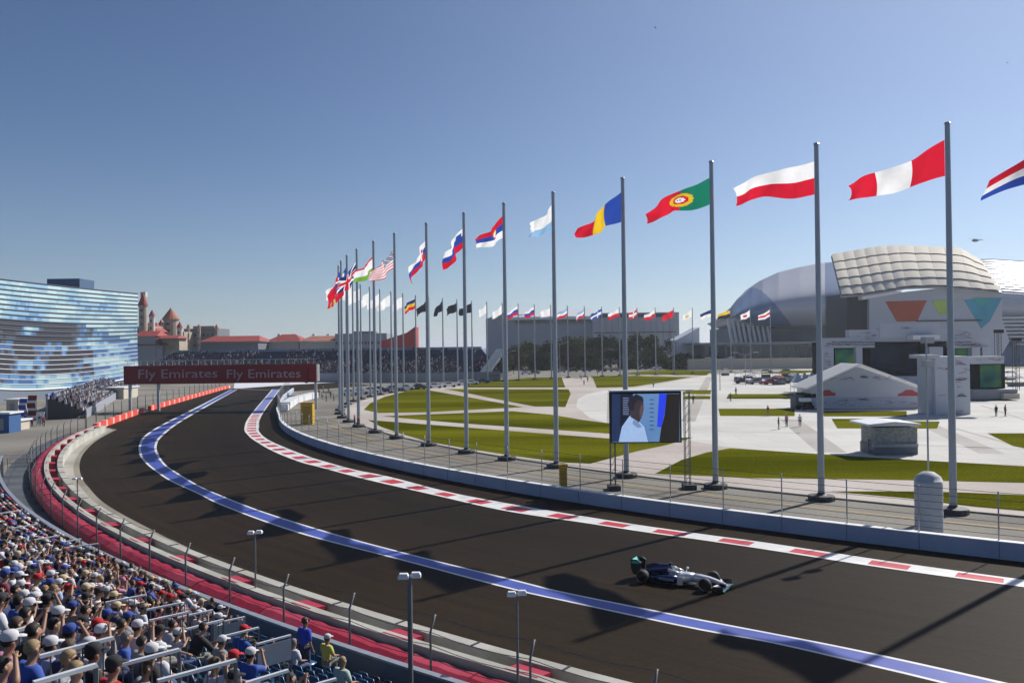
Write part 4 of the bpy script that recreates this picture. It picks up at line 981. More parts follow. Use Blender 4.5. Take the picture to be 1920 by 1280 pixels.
for xx in (1150, 1291): p = AT(xx, 830, YV+1); MB().box((p.x, YV+1, .2), (1.0, 1.4, .4)).build('ballast', M_foot, vs_)
# silver drum with a mast, yellow posts
YC = 51.5; p = AT(1742, 990, YC)
t = thing('silver_drum', 'silver corrugated drum standing behind the inner wall beside the second flagpole', 'drum', (p.x, YC, 0))
prof = [(0, 3.95), (.35, 3.9), (.7, 3.65), (.82, 3.4)]+[(.82-.02*(q % 2), 3.4-.17*q) for q in range(20)]+[(.82, 0)]
MB().lathe(prof, (p.x, YC, 0), 28).build('drum_shell', mat('silver_sheet', (.44, .46, .48), .7, .0, .08, spec=.2), t, smooth=True)
p = AT(1742, 980, YC+1.6)
t = thing('loudspeaker_mast', 'slim grey mast carrying two small loudspeakers behind the silver drum', 'mast', (p.x, YC+1.6, 0))
MB().tube([(p.x, YC+1.6, 0), (p.x, YC+1.6, 12.3)], .06, 8).build('mast', M_steel, t)
for z in (10.6, 12.1): MB().box((p.x, YC+1.45, z), (.75, .4, .4), rz=.4).build('loudspeaker', M_steel, t)
M_yell = mat('yellow_plastic', (.52, .33, .02), .5, var=.1)
def ybox(px, py, Y, w, h, lab):
    p = AT(px, py, Y); t = thing('marshal_cabinet', lab, 'cabinet', (p.x, Y, 0)); MB().box((p.x, Y, h/2), (w, w*.8, h)).build('body', M_yell, t); MB().box((p.x, Y, h+.05), (w*1.15, w, .1)).build('lid', mat('yellow_dark', (.38, .22, .02), .6), t); MB().box((p.x, Y-w*.41, h*.55), (w*.7, .04, h*.6)).build('door', mat('yellow_dark', (.38, .22, .02), .6), t)
ybox(1056, 905, 66, .62, 2.5, 'narrow yellow cabinet at the foot of the sixth flagpole from the right')
ybox(577, 790, 133, 1.9, 3.4, 'wide yellow cabinet behind the far end of the inner wall')

# ------------------------------------------------------------------ trees by the arena
M_bark = mat('bark', (.06, .045, .03), .9); M_leaf = mat('tree_leaves', (.034, .050, .014), .9, var=.4, scale=.4, trans=.12, spec=.08); M_leaf2 = mat('tree_leaves_yellow', (.065, .066, .018), .9, var=.4, scale=.4, trans=.12, spec=.08)
def tree_proto(seed, hgt, wid, lm):
    rn = random.Random(seed); t = thing('tree', '', 'tree'); m = MB(); m.tube([(0, 0, 0), (.1, .1, hgt*.3), (.2, 0, hgt*.6), (.1, .2, hgt*.9)], [.35, .28, .18, .04], 7)
    for q in range(7):
        z = hgt*(.25+.09*q); an = rn.random()*6.3; l = wid*.45*(1-.06*q); m.tube([(.1, 0, z), (.5*l*math.cos(an), .5*l*math.sin(an), z+l*.35), (l*math.cos(an), l*math.sin(an), z+l*.7)], [.12, .08, .02], 5)
    m.build('trunk', M_bark, t, world=False); c = MB()
    blobs = [(Vector((rn.gauss(0, wid*.22), rn.gauss(0, wid*.22), hgt*rn.uniform(.10, .86))), wid*rn.uniform(.16, .30)) for _ in range(16)]
    for bc, br_ in blobs:
        for _ in range(150):
            d = Vector((rn.gauss(0, 1), rn.gauss(0, 1), rn.gauss(0, .8))).normalized()*br_*rn.random()**.4; q = bc+d; s = rn.uniform(.28, .62)
            e1 = Vector((rn.gauss(0, 1), rn.gauss(0, 1), rn.gauss(0, 1))).normalized(); e2 = e1.orthogonal().normalized()
            c.add([q+e1*s, q+e2*s*.6, q-e1*s, q-e2*s*.6], [(0, 1, 2, 3)])
    c.build('crown', lm, t, world=False, fix=False); return t
protos = [tree_proto(1, 15, 11, M_leaf), tree_proto(2, 13, 10, M_leaf2), tree_proto(3, 16, 10, M_leaf), tree_proto(4, 9, 8, M_leaf)]
tr = [(925, 405, 3, .8), (945, 395, 0, .8), (958, 420, 1, .95), (978, 430, 0, .95), (1000, 440, 1, 1.15), (1022, 435, 0, 1.0), (1040, 425, 1, 1.2), (1062, 440, 0, 1.15), (1085, 430, 1, 1.28), (1105, 440, 1, 1.3), (1125, 430, 2, 1.1), (1145, 440, 0, 1.1), (1165, 430, 2, 1.0), (1188, 440, 1, 1.1), (1208, 432, 2, 1.15), (1228, 440, 0, 1.15), (1248, 415, 3, 1.0), (1270, 420, 3, .9), (1290, 410, 3, .95), (1312, 415, 3, .9), (1332, 405, 3, .85), (935, 385, 3, .9), (1015, 415, 3, 1.1), (1110, 415, 3, 1.1), (1180, 412, 3, 1.1)]
used = set(); rn = random.Random(8); tr_sorted = sorted(tr)
for i, (px, Y, k, s) in enumerate(tr_sorted):
    o = protos[k] if k not in used else copy_tree(protos[k]); used.add(k); p = AT(px, 690, Y); o.location = (p.x, Y, 0); o.scale = (s*1.15, s*1.15, s); o.rotation_euler = (0, 0, rn.random()*6.3)
    kind = ['dark green', 'yellowing', 'tall dark', 'low bushy'][k]
    o['label'] = f'{kind} tree in the row before the grey arena, {ordn(i+1)} trunk from the left'; o['group'] = 'trees in front of the grey arena'

# ------------------------------------------------------------------ small cars parked along the far side
def car_proto():
    t = thing('parked_car', '', 'car'); prof = [(-2.1, .35), (-2.15, .8), (-1.9, .95), (-1.5, 1.0), (-1.0, 1.42), (.3, 1.45), (1.0, .98), (1.9, .85), (2.15, .6), (2.1, .35)]
    m = MB(); secs = []
    for y, k in ((-.85, .93), (-.8, 1), (.8, 1), (.85, .93)): secs.append([(x*k, y, .35+(z-.35)*k) for x, z in prof])
    m.loft(secs); m.build('body', mat('car_paint', (1, 1, 1), .3, objcol=True, var=.03, coat=.4), t, world=False)
    g = MB(); g.loft([[(-1.3, y, 1.0), (-.95, y, 1.36), (.25, y, 1.38), (.85, y, 1.0)] for y in (-.865, .865)]); g.build('window', M_glass, t, world=False)
    for x in (-1.3, 1.3):
        for y in (-.78, .78): MB().lathe([(0, -.1), (.32, -.1), (.32, .1), (0, .1)], (x, y, .32), 12, 'Y').build('wheel', M_foot, t, world=False)
    return t
cp = car_proto(); first = True
cars = [(655, 741, 'w'), (676, 739, 'w'), (696, 736.5, 'w'), (712, 735, 'b'), (737, 733, 'g'), (762, 731, 'w'), (786, 729.5, 'k'), (815, 727.5, 'w'), (842, 725.5, 'w'), (868, 722.5, 'w'), (884, 721, 'w'), (905, 718, 'b'), (986, 702, 'w'), (1003, 701, 'k'), (1052, 698, 'g'), (1075, 697, 'k'), (1100, 696.5, 'b'), (1128, 697, 'k'), (1152, 696, 'g'), (1205, 693, 'b'), (1232, 693, 'w'), (1262, 692.5, 'k'), (1300, 691.5, 'k'), (1325, 690.5, 'r'), (1392, 719, 'k'), (1418, 720, 'g'), (1445, 721, 'r'), (1468, 719, 'k')]
cc = dict(w=(.75, .76, .78), b=(.05, .09, .22), g=(.3, .31, .33), k=(.03, .03, .035), r=(.4, .04, .04)); cn = dict(w='white', b='blue', g='grey', k='black', r='red')
for i, (px, py, c) in enumerate(cars):
    o = cp if first else copy_tree(cp); first = False; p = G(px, py); o.location = p
    o.rotation_euler = (0, 0, R(18) if px < 920 else R(3)); o.scale = (1.1, 1.1, 1.15); o['group'] = 'cars parked along the far side'
    wh = 'below the far grandstand' if px < 920 else ('along the foot of the trees' if px < 1350 else 'on the plaza left of the tent'); o['label'] = f'{cn[c]} parked car {wh}, {ordn(i+1)} car from the left'
    for ch in o.children:
        if ch.name.startswith('body'): ch.color = (*cc[c], 1)
# white pagoda tents right of the trees
for i, px in enumerate((1495, 1508, 1522)):
    p = AT(px, 708, 205); t = thing('pagoda_tent', f'small white peaked tent left of the stage, {ordn(i+1)} from the left', 'tent', (p.x, 205, 0), 0, 'small white peaked tents')
    MB().loft([[(p.x-1.4, 203.6, 2.3), (p.x+1.4, 203.6, 2.3), (p.x+1.4, 206.4, 2.3), (p.x-1.4, 206.4, 2.3)], [(p.x-.7, 204.3, 3.4), (p.x+.7, 204.3, 3.4), (p.x+.7, 205.7, 3.4), (p.x-.7, 205.7, 3.4)], [(p.x-.05, 204.9, 5), (p.x+.05, 204.9, 5), (p.x+.05, 205.1, 5), (p.x-.05, 205.1, 5)]]).build('roof', M_whitew, t)
    for dx in (-1.3, 1.3):
        for dyy in (-1.3, 1.3): MB().tube([(p.x+dx, 205+dyy, 0), (p.x+dx, 205+dyy, 2.35)], .06, 5).build('leg', M_steel, t)
# street lamps on the plaza
for i, (px, py, Y, h) in enumerate([(1050, 703, 330, 13), (948, 706, 300, 10), (1262, 700, 330, 9), (1398, 716, 240, 9), (1350, 728, 215, 8)]):
    p = AT(px, py, Y); t = thing('street_lamp', f'thin two-armed street lamp on the far plaza, {ordn(1+sorted([1050, 948, 1262, 1398, 1350]).index(px))} from the left', 'lamp', (p.x, Y, 0), 0, 'street lamps on the plaza')
    MB().tube([(p.x, Y, 0), (p.x, Y, h)], [.12, .07], 6).build('post', M_steel, t)
    for sx in (-1, 1): MB().beam((p.x, Y, h-.3), (p.x+sx*2.6, Y, h+.5), .1, .1).build('arm', M_steel, t); MB().box((p.x+sx*3.1, Y, h+.55), (1.4, .4, .16)).build('lamp_head', M_whitew, t)
# aircraft and birds
p = AT(1825, 451, 900); t = thing('helicopter', 'tiny dark helicopter in the sky above the white panelled roof', 'helicopter', p)
MB().ball((p.x+2, 900, p.z), 2.0, sc=(2.0, .8, .8)).build('fuselage', M_dark, t); MB().tube([(p.x+3, 900, p.z+.2), (p.x+11, 900, p.z+.6)], [.7, .2], 6).build('tail_boom', M_dark, t)
MB().box((p.x+1, 900, p.z+2.0), (15, .5, .12)).build('rotor', M_dark, t); MB().tube([(p.x+1, 900, p.z+1), (p.x+1, 900, p.z+2)], .3, 6).build('rotor_mast', M_dark, t)
for i, (px, py, s) in enumerate([(1229, 52, 1.0), (1157, 73, .6), (1889, 118, .6)]):
    p = AT(px, py, 120); m = MB(); s *= .32
    m.ball((0, 0, 0), .14*s/.32, 8, 5, sc=(.7, 1.8, .7)); m.add([(0, -.1*s, 0), (-1.0*s, .1*s, .5*s), (-1.1*s, .35*s, .5*s), (0, .3*s, .05)], [(0, 1, 2, 3)]); m.add([(0, -.1*s, 0), (1.0*s, .1*s, .5*s), (1.1*s, .35*s, .5*s), (0, .3*s, .05)], [(0, 1, 2, 3)])
    o = m.build('bird', M_dark, None, fix=False); o.location = p; tag(o, ['dark bird high in the sky, upper middle right', 'tiny faint bird left of the other high bird', 'tiny bird high in the upper right corner of the sky'][i], 'bird')

# ------------------------------------------------------------------ the racing car
rf, rr_ = G(1320, 1107.8), G(1205, 1092); hd = (rf-rr_).normalized(); nl = Vector((-hd.y, hd.x, 0)); cc_ = (rf+rr_)/2+nl*.74
KS = (rf-rr_).length/3.4*1.02
rc = thing('racing_car', 'single-seater racing car, silver nose and dark blue rear, speeding past the red and white kerb', 'racing car', (cc_.x, cc_.y, .012), math.atan2(hd.y, hd.x)); rc.scale = (KS, KS, KS)
M_silver = mat('silver_paint', (.74, .75, .77), .26, .35, .03, 2, coat=.6); M_dblue = mat('deep_blue_paint', (.018, .035, .12), .25, .45, .05, 2, coat=.6); M_carbon = mat('carbon', (.014, .015, .017), .35, var=.15, scale=8, coat=.3)
M_teal = mat('teal_paint', (.0, .42, .36), .3, coat=.4); M_tyre = mat('tyre_rubber', (.020, .020, .021), .75, var=.1, scale=6); M_rim = mat('rim_dark', (.06, .06, .065), .3, .7); M_tyl = mat('tyre_lettering', (.55, .55, .55), .6); M_whitep = mat('gloss_white', (.75, .76, .77), .25, coat=.4)
def sec(x, hw, zb, zt, rt=.35, n=14, y0=0, sq=2.6):
    out = []
    for k in range(n):
        t = 2*math.pi*(k+.5)/n; c, s = math.cos(t), math.sin(t); e = 2/sq
        out.append((x, y0+hw*math.copysign(abs(c)**e, c), (zb+zt)/2+(zt-zb)/2*math.copysign(abs(s)**e, s)))
    return out
B = lambda m, nm, mt, par=rc, sm=False: m.build(nm, mt, par, world=False, smooth=sm)
nose = MB().loft([sec(2.62, .075, .22, .30), sec(2.5, .10, .21, .34), sec(2.1, .14, .25, .47), sec(1.75, .18, .27, .56), sec(1.3, .23, .24, .61), sec(.95, .27, .18, .63)]); B(nose, 'nose', M_silver, sm=True)
tub = MB().loft([sec(.95, .27, .18, .63), sec(.55, .33, .12, .64), sec(.2, .36, .10, .62), sec(-.35, .38, .10, .62)]); tb = B(tub, 'monocoque', M_silver, sm=True)
B(MB().loft([sec(.30, .13, .60, .655, n=10), sec(.12, .24, .60, .67, n=10), sec(-.2, .26, .60, .665, n=10), sec(-.38, .22, .6, .66, n=10)]), 'cockpit_opening', M_carbon, sm=True)
for s in (-1, 1): B(MB().loft([sec(.25, .04, .60, .66, y0=s*.29, n=8), sec(-.05, .06, .6, .74, y0=s*.30, n=8), sec(-.42, .08, .6, .80, y0=s*.27, n=8)]), 'headrest_side', M_silver, sm=True)
B(MB().loft([sec(-.36, .13, .60, .93), sec(-.50, .17, .5, .97), sec(-.8, .2, .3, .95), sec(-1.2, .16, .25, .80), sec(-1.6, .10, .25, .60), sec(-1.95, .05, .28, .42)]), 'engine_cover', M_dblue, sm=True)
B(MB().loft([sec(-.33, .09, .80, .95, n=10), sec(-.37, .10, .79, .955, n=10)]), 'air_intake', M_carbon)
B(MB().add([(-.9, -.012, .9), (-1.75, -.012, .55), (-1.75, -.012, .78), (-1.3, -.012, .92), (-.9, .012, .9), (-1.75, .012, .55), (-1.75, .012, .78), (-1.3, .012, .92)], [(0, 1, 2, 3), (7, 6, 5, 4), (0, 4, 5, 1), (1, 5, 6, 2), (2, 6, 7, 3), (3, 7, 4, 0)]), 'shark_fin', M_dblue)
B(MB().box((-.36, 0, 1.0), (.16, .2, .07)).box((-.38, 0, .97), (.05, .05, .06)), 'onboard_camera', M_carbon)
for s in (-1, 1):
    B(MB().loft([sec(.18, .20, .14, .52, y0=s*.52), sec(-.1, .26, .10, .55, y0=s*.53), sec(-.6, .26, .09, .50, y0=s*.50), sec(-1.1, .19, .09, .38, y0=s*.38), sec(-1.55, .09, .10, .26, y0=s*.22)]), 'sidepod', M_dblue, sm=True)
    B(MB().loft([sec(.19, .15, .20, .48, y0=s*.53, n=10), sec(.205, .15, .20, .48, y0=s*.53, n=10)]), 'sidepod_intake', M_carbon)
    B(MB().box((.33, s*.62, .30), (.30, .02, .42), rz=-s*.2), 'bargeboard', M_silver)
    B(MB().loft([sec(.42, .10, .66, .75, y0=s*.60, n=8), sec(.34, .10, .66, .76, y0=s*.60, n=8)]).beam((.38, s*.32, .6), (.38, s*.55, .70), .03, .02), 'mirror', M_whitep)
    B(MB().tube([(-.9, s*.35, .46), (-1.3, s*.28, .40)], .05, 8), 'exhaust_bulge', M_carbon)
B(MB().prism([(1.0, -.16, .05), (.3, -.66, .05), (-1.2, -.66, .05), (-1.75, -.42, .05), (-1.75, .42, .05), (-1.2, .66, .05), (.3, .66, .05), (1.0, .16, .05)], (0, 0, .035)), 'floor', M_carbon)
B(MB().prism([(-1.7, -.45, .06), (-2.15, -.45, .20), (-2.15, -.45, .24), (-1.7, -.45, .1)], (0, .9, 0)), 'diffuser', M_carbon)
me = text_mesh('PETRONAS', .17, .002); me.materials.append(M_whitep)
for v in me.vertices: x, y, z = v.co; v.co = (x-.35, -.795+.0*z, .33+y)
o = bpy.data.objects.new('side_lettering', me); COL.objects.link(o); o.parent = rc
me = text_mesh('PETRONAS', .17, .002); me.materials.append(M_whitep)
for v in me.vertices: x, y, z = v.co; v.co = (-x-.35, .795, .33+y)
o = bpy.data.objects.new('side_lettering', me); COL.objects.link(o); o.parent = rc
# front wing
fw = MB()
for s in (-1, 1): fw.prism([(2.45, s*.22, .10), (2.75, s*.22, .08), (2.62, s*.86, .08), (2.35, s*.86, .11)], (0, 0, .02))
fw.box((2.6, 0, .095), (.32, .46, .02)); fwo = B(fw, 'front_wing', M_silver)
for s in (-1, 1):
    for k in range(3): B(MB().prism([(2.40-.09*k, s*.30, .15+.055*k), (2.50-.09*k, s*.30, .12+.055*k), (2.36-.09*k, s*.85, .13+.05*k), (2.26-.09*k, s*.85, .17+.05*k)], (0, 0, .012)), 'wing_flap', M_carbon if k < 2 else M_whitep, fwo)
    B(MB().box((2.4, s*.875, .19), (.55, .015, .26)), 'endplate', M_carbon, fwo)
    B(MB().prism([(2.62, s*.10, .09), (2.45, s*.10, .09), (2.30, s*.10, .30), (2.5, s*.10, .28)], (0, s*.015, 0)), 'wing_pylon', M_carbon, fwo)
B(MB().box((2.735, 0, .10), (.06, .5, .035)), 'wing_tip_stripe', M_teal, fwo)
for s in (-1, 1): B(MB().box((2.69, s*.56, .085), (.05, .56, .03), rz=-s*.12), 'wing_tip_stripe', M_teal, fwo)
# rear wing
rw = B(MB().prism([(-2.05, -.37, .80), (-2.3, -.37, .88), (-2.32, -.37, .90), (-2.05, -.37, .83)], (0, .74, 0)), 'rear_wing', M_carbon)
B(MB().prism([(-2.26, -.37, .90), (-2.42, -.37, 1.06), (-2.44, -.37, 1.06), (-2.29, -.37, .90)], (0, .74, 0)), 'wing_flap', M_teal, rw)
B(MB().box((-2.40, 0, 1.0), (.03, .30, .07)), 'flap_lettering_panel', M_whitep, rw)
B(MB().prism([(-2.02, -.37, .47), (-2.22, -.37, .50), (-2.22, -.37, .52), (-2.02, -.37, .5)], (0, .74, 0)), 'beam_wing', M_carbon, rw)
for s in (-1, 1):
    B(MB().prism([(-1.92, s*.385, .95), (-1.95, s*.385, .55), (-2.05, s*.385, .28), (-2.35, s*.385, .28), (-2.48, s*.385, .6), (-2.48, s*.385, 1.08), (-2.1, s*.385, 1.08)], (0, s*.02, 0)), 'endplate', M_carbon, rw)
    B(MB().box((-2.2, s*.408, .93), (.44, .006, .14)), 'endplate_stripe', M_teal, rw)
B(MB().box((-2.12, 0, .6), (.12, .03, .5)), 'wing_pylon', M_carbon, rw)
# wheels
def wheel(x, s, wd):
    yc = s*(.90-wd/2)
    o = MB(); pr = [(.20, -wd/2), (.27, -wd/2-.005), (.315, -wd/2+.02), (.33, -wd/2+.06), (.33, wd/2-.06), (.315, wd/2-.02), (.27, wd/2+.005), (.20, wd/2), (.20, -wd/2)]
    o.lathe(pr, (x, yc, .33), 28, 'Y'); ty = B(o, 'wheel', M_tyre, sm=False)
    q = MB(); q.lathe([(.0, -.02), (.06, -.02), (.08, .0), (.19, .03), (.205, .06), (.205, .0), (0, .0)], (x, yc+s*(wd/2-.05) , .33), 24, 'Y')
    for k in range(10): a = k*math.pi/5; q.beam((x+.04*math.cos(a), yc+s*(wd/2-.03), .33+.04*math.sin(a)), (x+.19*math.cos(a), yc+s*(wd/2-.015), .33+.19*math.sin(a)), .02, .03)
    B(q, 'rim', M_rim, ty)
    l = MB()
    for a0 in (.5, 3.6):
        for k in range(7):
            a = a0+k*.15; l.box((x+.285*math.cos(a), yc+s*(wd/2+.004), .33+.285*math.sin(a)), (.028, .006, .03))
    B(l, 'sidewall_marking', M_tyl, ty)
    inner = yc-s*wd/2; bx = x; sm = MB(); zz = (.24, .42)
    for z in zz:
        for dx in (-.35, .28): sm.tube([(x+dx*.95, s*(.20 if x > 0 else .14), z+.04), (x, inner, z)], .014, 5)
    sm.tube([(x, s*.15, .5), (x, inner, .3)], .012, 5); B(sm, 'suspension', M_carbon, ty)
for s in (-1, 1): wheel(1.72, s, .27); wheel(-1.68, s, .36)
# driver
dr = thing('person', 'racing driver with a pale helmet sitting low in the cockpit of the single-seater', 'person', rc.location.copy(), rc.rotation_euler.z); dr.scale = rc.scale
B(MB().loft([sec(-.28, .20, .42, .62, n=12), sec(-.22, .19, .42, .66, n=12), sec(-.05, .13, .44, .62, n=12), sec(.15, .10, .42, .55, n=12)]), 'body', mat('race_suit', (.55, .56, .58), .7), dr, True)
B(MB().ball((-.16, 0, .76), .125, 16, 10, sc=(1.1, .95, 1.05)), 'helmet', mat('helmet_paint', (.72, .72, .66), .2, coat=.8, var=.02), dr, True)
B(MB().ball((-.10, 0, .765), .105, 14, 8, sc=(.95, .98, .45)), 'visor', M_glass, dr, True)
for s in (-1, 1): B(MB().tube([(-.15, s*.16, .60), (.0, s*.19, .56), (.12, s*.09, .60)], [.05, .045, .035], 8), 'sleeve', MATS['race_suit'], dr, True)
B(MB().box((.14, 0, .61), (.03, .24, .12)), 'steering_wheel', M_carbon, rc)

# ------------------------------------------------------------------ near grandstand
CX, CY, RW = 103.14, 163.8, 169.0
ROW, RISE, F0, OFF0 = .8, .35, 1.0, 5.3
def st_floor(x, y): return F0+RISE*((math.hypot(x-CX, y-CY)-RW-OFF0)/ROW)
def st_pt(k, ang_, u=.5): r = RW+OFF0+ROW*(k+u); return CX+r*math.cos(ang_), CY+r*math.sin(ang_), F0+RISE*k
def on_stand(px, py, up=1.0):
    z = 6.0
    for _ in range(40): p = G(px, py, z); z = z*.6+.4*(st_floor(p.x, p.y)+up)
    return G(px, py, z)
A1, A2 = R(238), R(208.5)
M_tread = two_tone('stand_decking', (.09, .10, .11), (.14, .15, .16), 1.0, .7, fine=.1)
M_par = two_tone('parapet_panels', (.17, .20, .24), (.22, .25, .29), .6, .55, fine=.06)
ns_ = thing('near_grandstand', 'near grandstand with stepped decking and grey parapet, full of spectators', 'grandstand', (-12, 28, 0))
base = arc((CX, CY), RW, A1, A2, 70)
m = MB()
for k in range(0, 22): wall_mb(base, OFF0+ROW*k, OFF0+ROW*(k+1), F0+RISE*(k-1)-.1, F0+RISE*k, m)
m.build('terrace', M_tread, ns_)
wall_mb(base, 5.06, 5.2, 0, F0+.95).build('parapet', M_par, ns_)
wall_mb(base, 5.02, 5.26, F0+.953, F0+1.03).build('parapet_rail', mat('rail_grey', (.36, .38, .42), .4, .4), ns_)
m = MB()
for q in range(0, 69, 2): p = base[q]; nn = normals2d(base)[q]; m.box(p+nn*5.0+Vector((0, 0, F0*.5+.45)), (.07, .07, F0+.9))
m.build('parapet_rib', M_dark, ns_)
e = offset(base, OFF0)[-1]; e2 = offset(base, OFF0+ROW*22)[-1]
d_ = (e2-e).normalized(); m = MB()
m.prism([(e.x, e.y, 0), (e2.x, e2.y, 0), (e2.x, e2.y, F0+RISE*21), (e.x, e.y, F0)], (normals2d([e, e2])[0]*-.12)); m.build('end_panel', M_par, ns_)

# plastic seats
M_seat = mat('plastic_seat', (1, 1, 1), .35, objcol=True, var=.05)
def seat_proto():
    t = thing('stadium_chair', '', 'chair')
    B(MB().loft([[(-.2, -.18, .40), (.2, -.18, .40), (.2, -.18, .43), (-.2, -.18, .43)], [(-.21, .0, .38), (.21, .0, .38), (.21, .0, .41), (-.21, .0, .41)], [(-.2, .2, .41), (.2, .2, .41), (.2, .2, .45), (-.2, .2, .45)]]), 'seat_pan', M_seat, t, True)
    B(MB().loft([[(-.2, -.17, .42), (.2, -.17, .42), (.2, -.2, .42), (-.2, -.2, .42)], [(-.21, -.20, .6), (.21, -.20, .6), (.21, -.23, .6), (-.21, -.23, .6)], [(-.17, -.25, .80), (.17, -.25, .80), (.17, -.28, .80), (-.17, -.28, .80)]]), 'seat_back', M_seat, t, True)
    B(MB().box((0, -.05, .2), (.06, .06, .4)), 'leg', M_dark, t); return t
seatP = seat_proto()

# people
def skin_mesh(verts, edges, radii, sub=1):
    me = bpy.data.meshes.new('figure'); me.from_pydata(verts, edges, []); o = bpy.data.objects.new('figure', me); COL.objects.link(o)
    o.modifiers.new('s', 'SKIN'); sd_ = me.skin_vertices[0].data
    for i, r_ in enumerate(radii): sd_[i].radius = (r_, r_) if not isinstance(r_, tuple) else r_
    sd_[0].use_root = True; mm = o.modifiers.new('u', 'SUBSURF'); mm.levels = sub
    dg = bpy.context.evaluated_depsgraph_get(); out = bpy.data.meshes.new_from_object(o.evaluated_get(dg)); bpy.data.objects.remove(o)
    for p in out.polygons: p.use_smooth = True
    return out
class SK:
    def __init__(s): s.v = []; s.e = []; s.r = []; s.n = {}
    def a(s, nm, p, r_, par=None): s.n[nm] = len(s.v); s.v.append(p); s.r.append(r_); (s.e.append((s.n[par], s.n[nm])) if par else None); return s
def pose(kind, detail=True):
    P = {}
    if kind == 'stand':
        P = dict(pel=(0, 0, .95), sp=(0, -.01, 1.12), ch=(0, 0, 1.32), nk=(0, .01, 1.50), jaw=(0, .03, 1.58), hd=(0, .03, 1.67), top=(0, .02, 1.74))
        for s, n in ((-1, 'l'), (1, 'r')): P.update({n+'sh': (s*.18, 0, 1.42), n+'el': (s*.25, -.02, 1.14), n+'wr': (s*.24, .08, .91), n+'hp': (s*.1, 0, .92), n+'kn': (s*.11, .02, .50), n+'an': (s*.11, -.02, .09), n+'to': (s*.12, .15, .04)})
    else:
        lean = dict(sit=0, forward=.22, phone=.04, hat=.02, aside=.05)[kind]
        P = dict(pel=(0, 0, .53), sp=(0, lean*.25, .71), ch=(0, lean*.6, .90), nk=(0, lean*.95+.01, 1.06), jaw=(0, lean+.04, 1.13), hd=(0, lean+.05, 1.22), top=(0, lean+.035, 1.295))
        for s, n in ((-1, 'l'), (1, 'r')):
            P.update({n+'sh': (s*.18, lean*.8, .98), n+'hp': (s*.1, .03, .51), n+'kn': (s*.14, .45, .52), n+'an': (s*.13, .46, .10), n+'to': (s*.15, .62, .045)})
            if kind == 'forward': P.update({n+'el': (s*.22, .40, .70), n+'wr': (s*.06, .56, .78)})
            elif kind == 'phone' or (kind == 'hat' and s == 1): P.update({n+'el': (s*.24, .24, .90), n+'wr': (s*.07, .36, 1.14)}) if kind == 'phone' else P.update({n+'el': (s*.36, .16, 1.12), n+'wr': (s*.14, .17, 1.30)})
            elif kind == 'aside': P.update({n+'el': (s*.24, .10, .76), n+'wr': (-s*.04, .24, .74)})
            else: P.update({n+'el': (s*.25, .05, .75), n+'wr': (s*.14, .30, .66)})
    return P
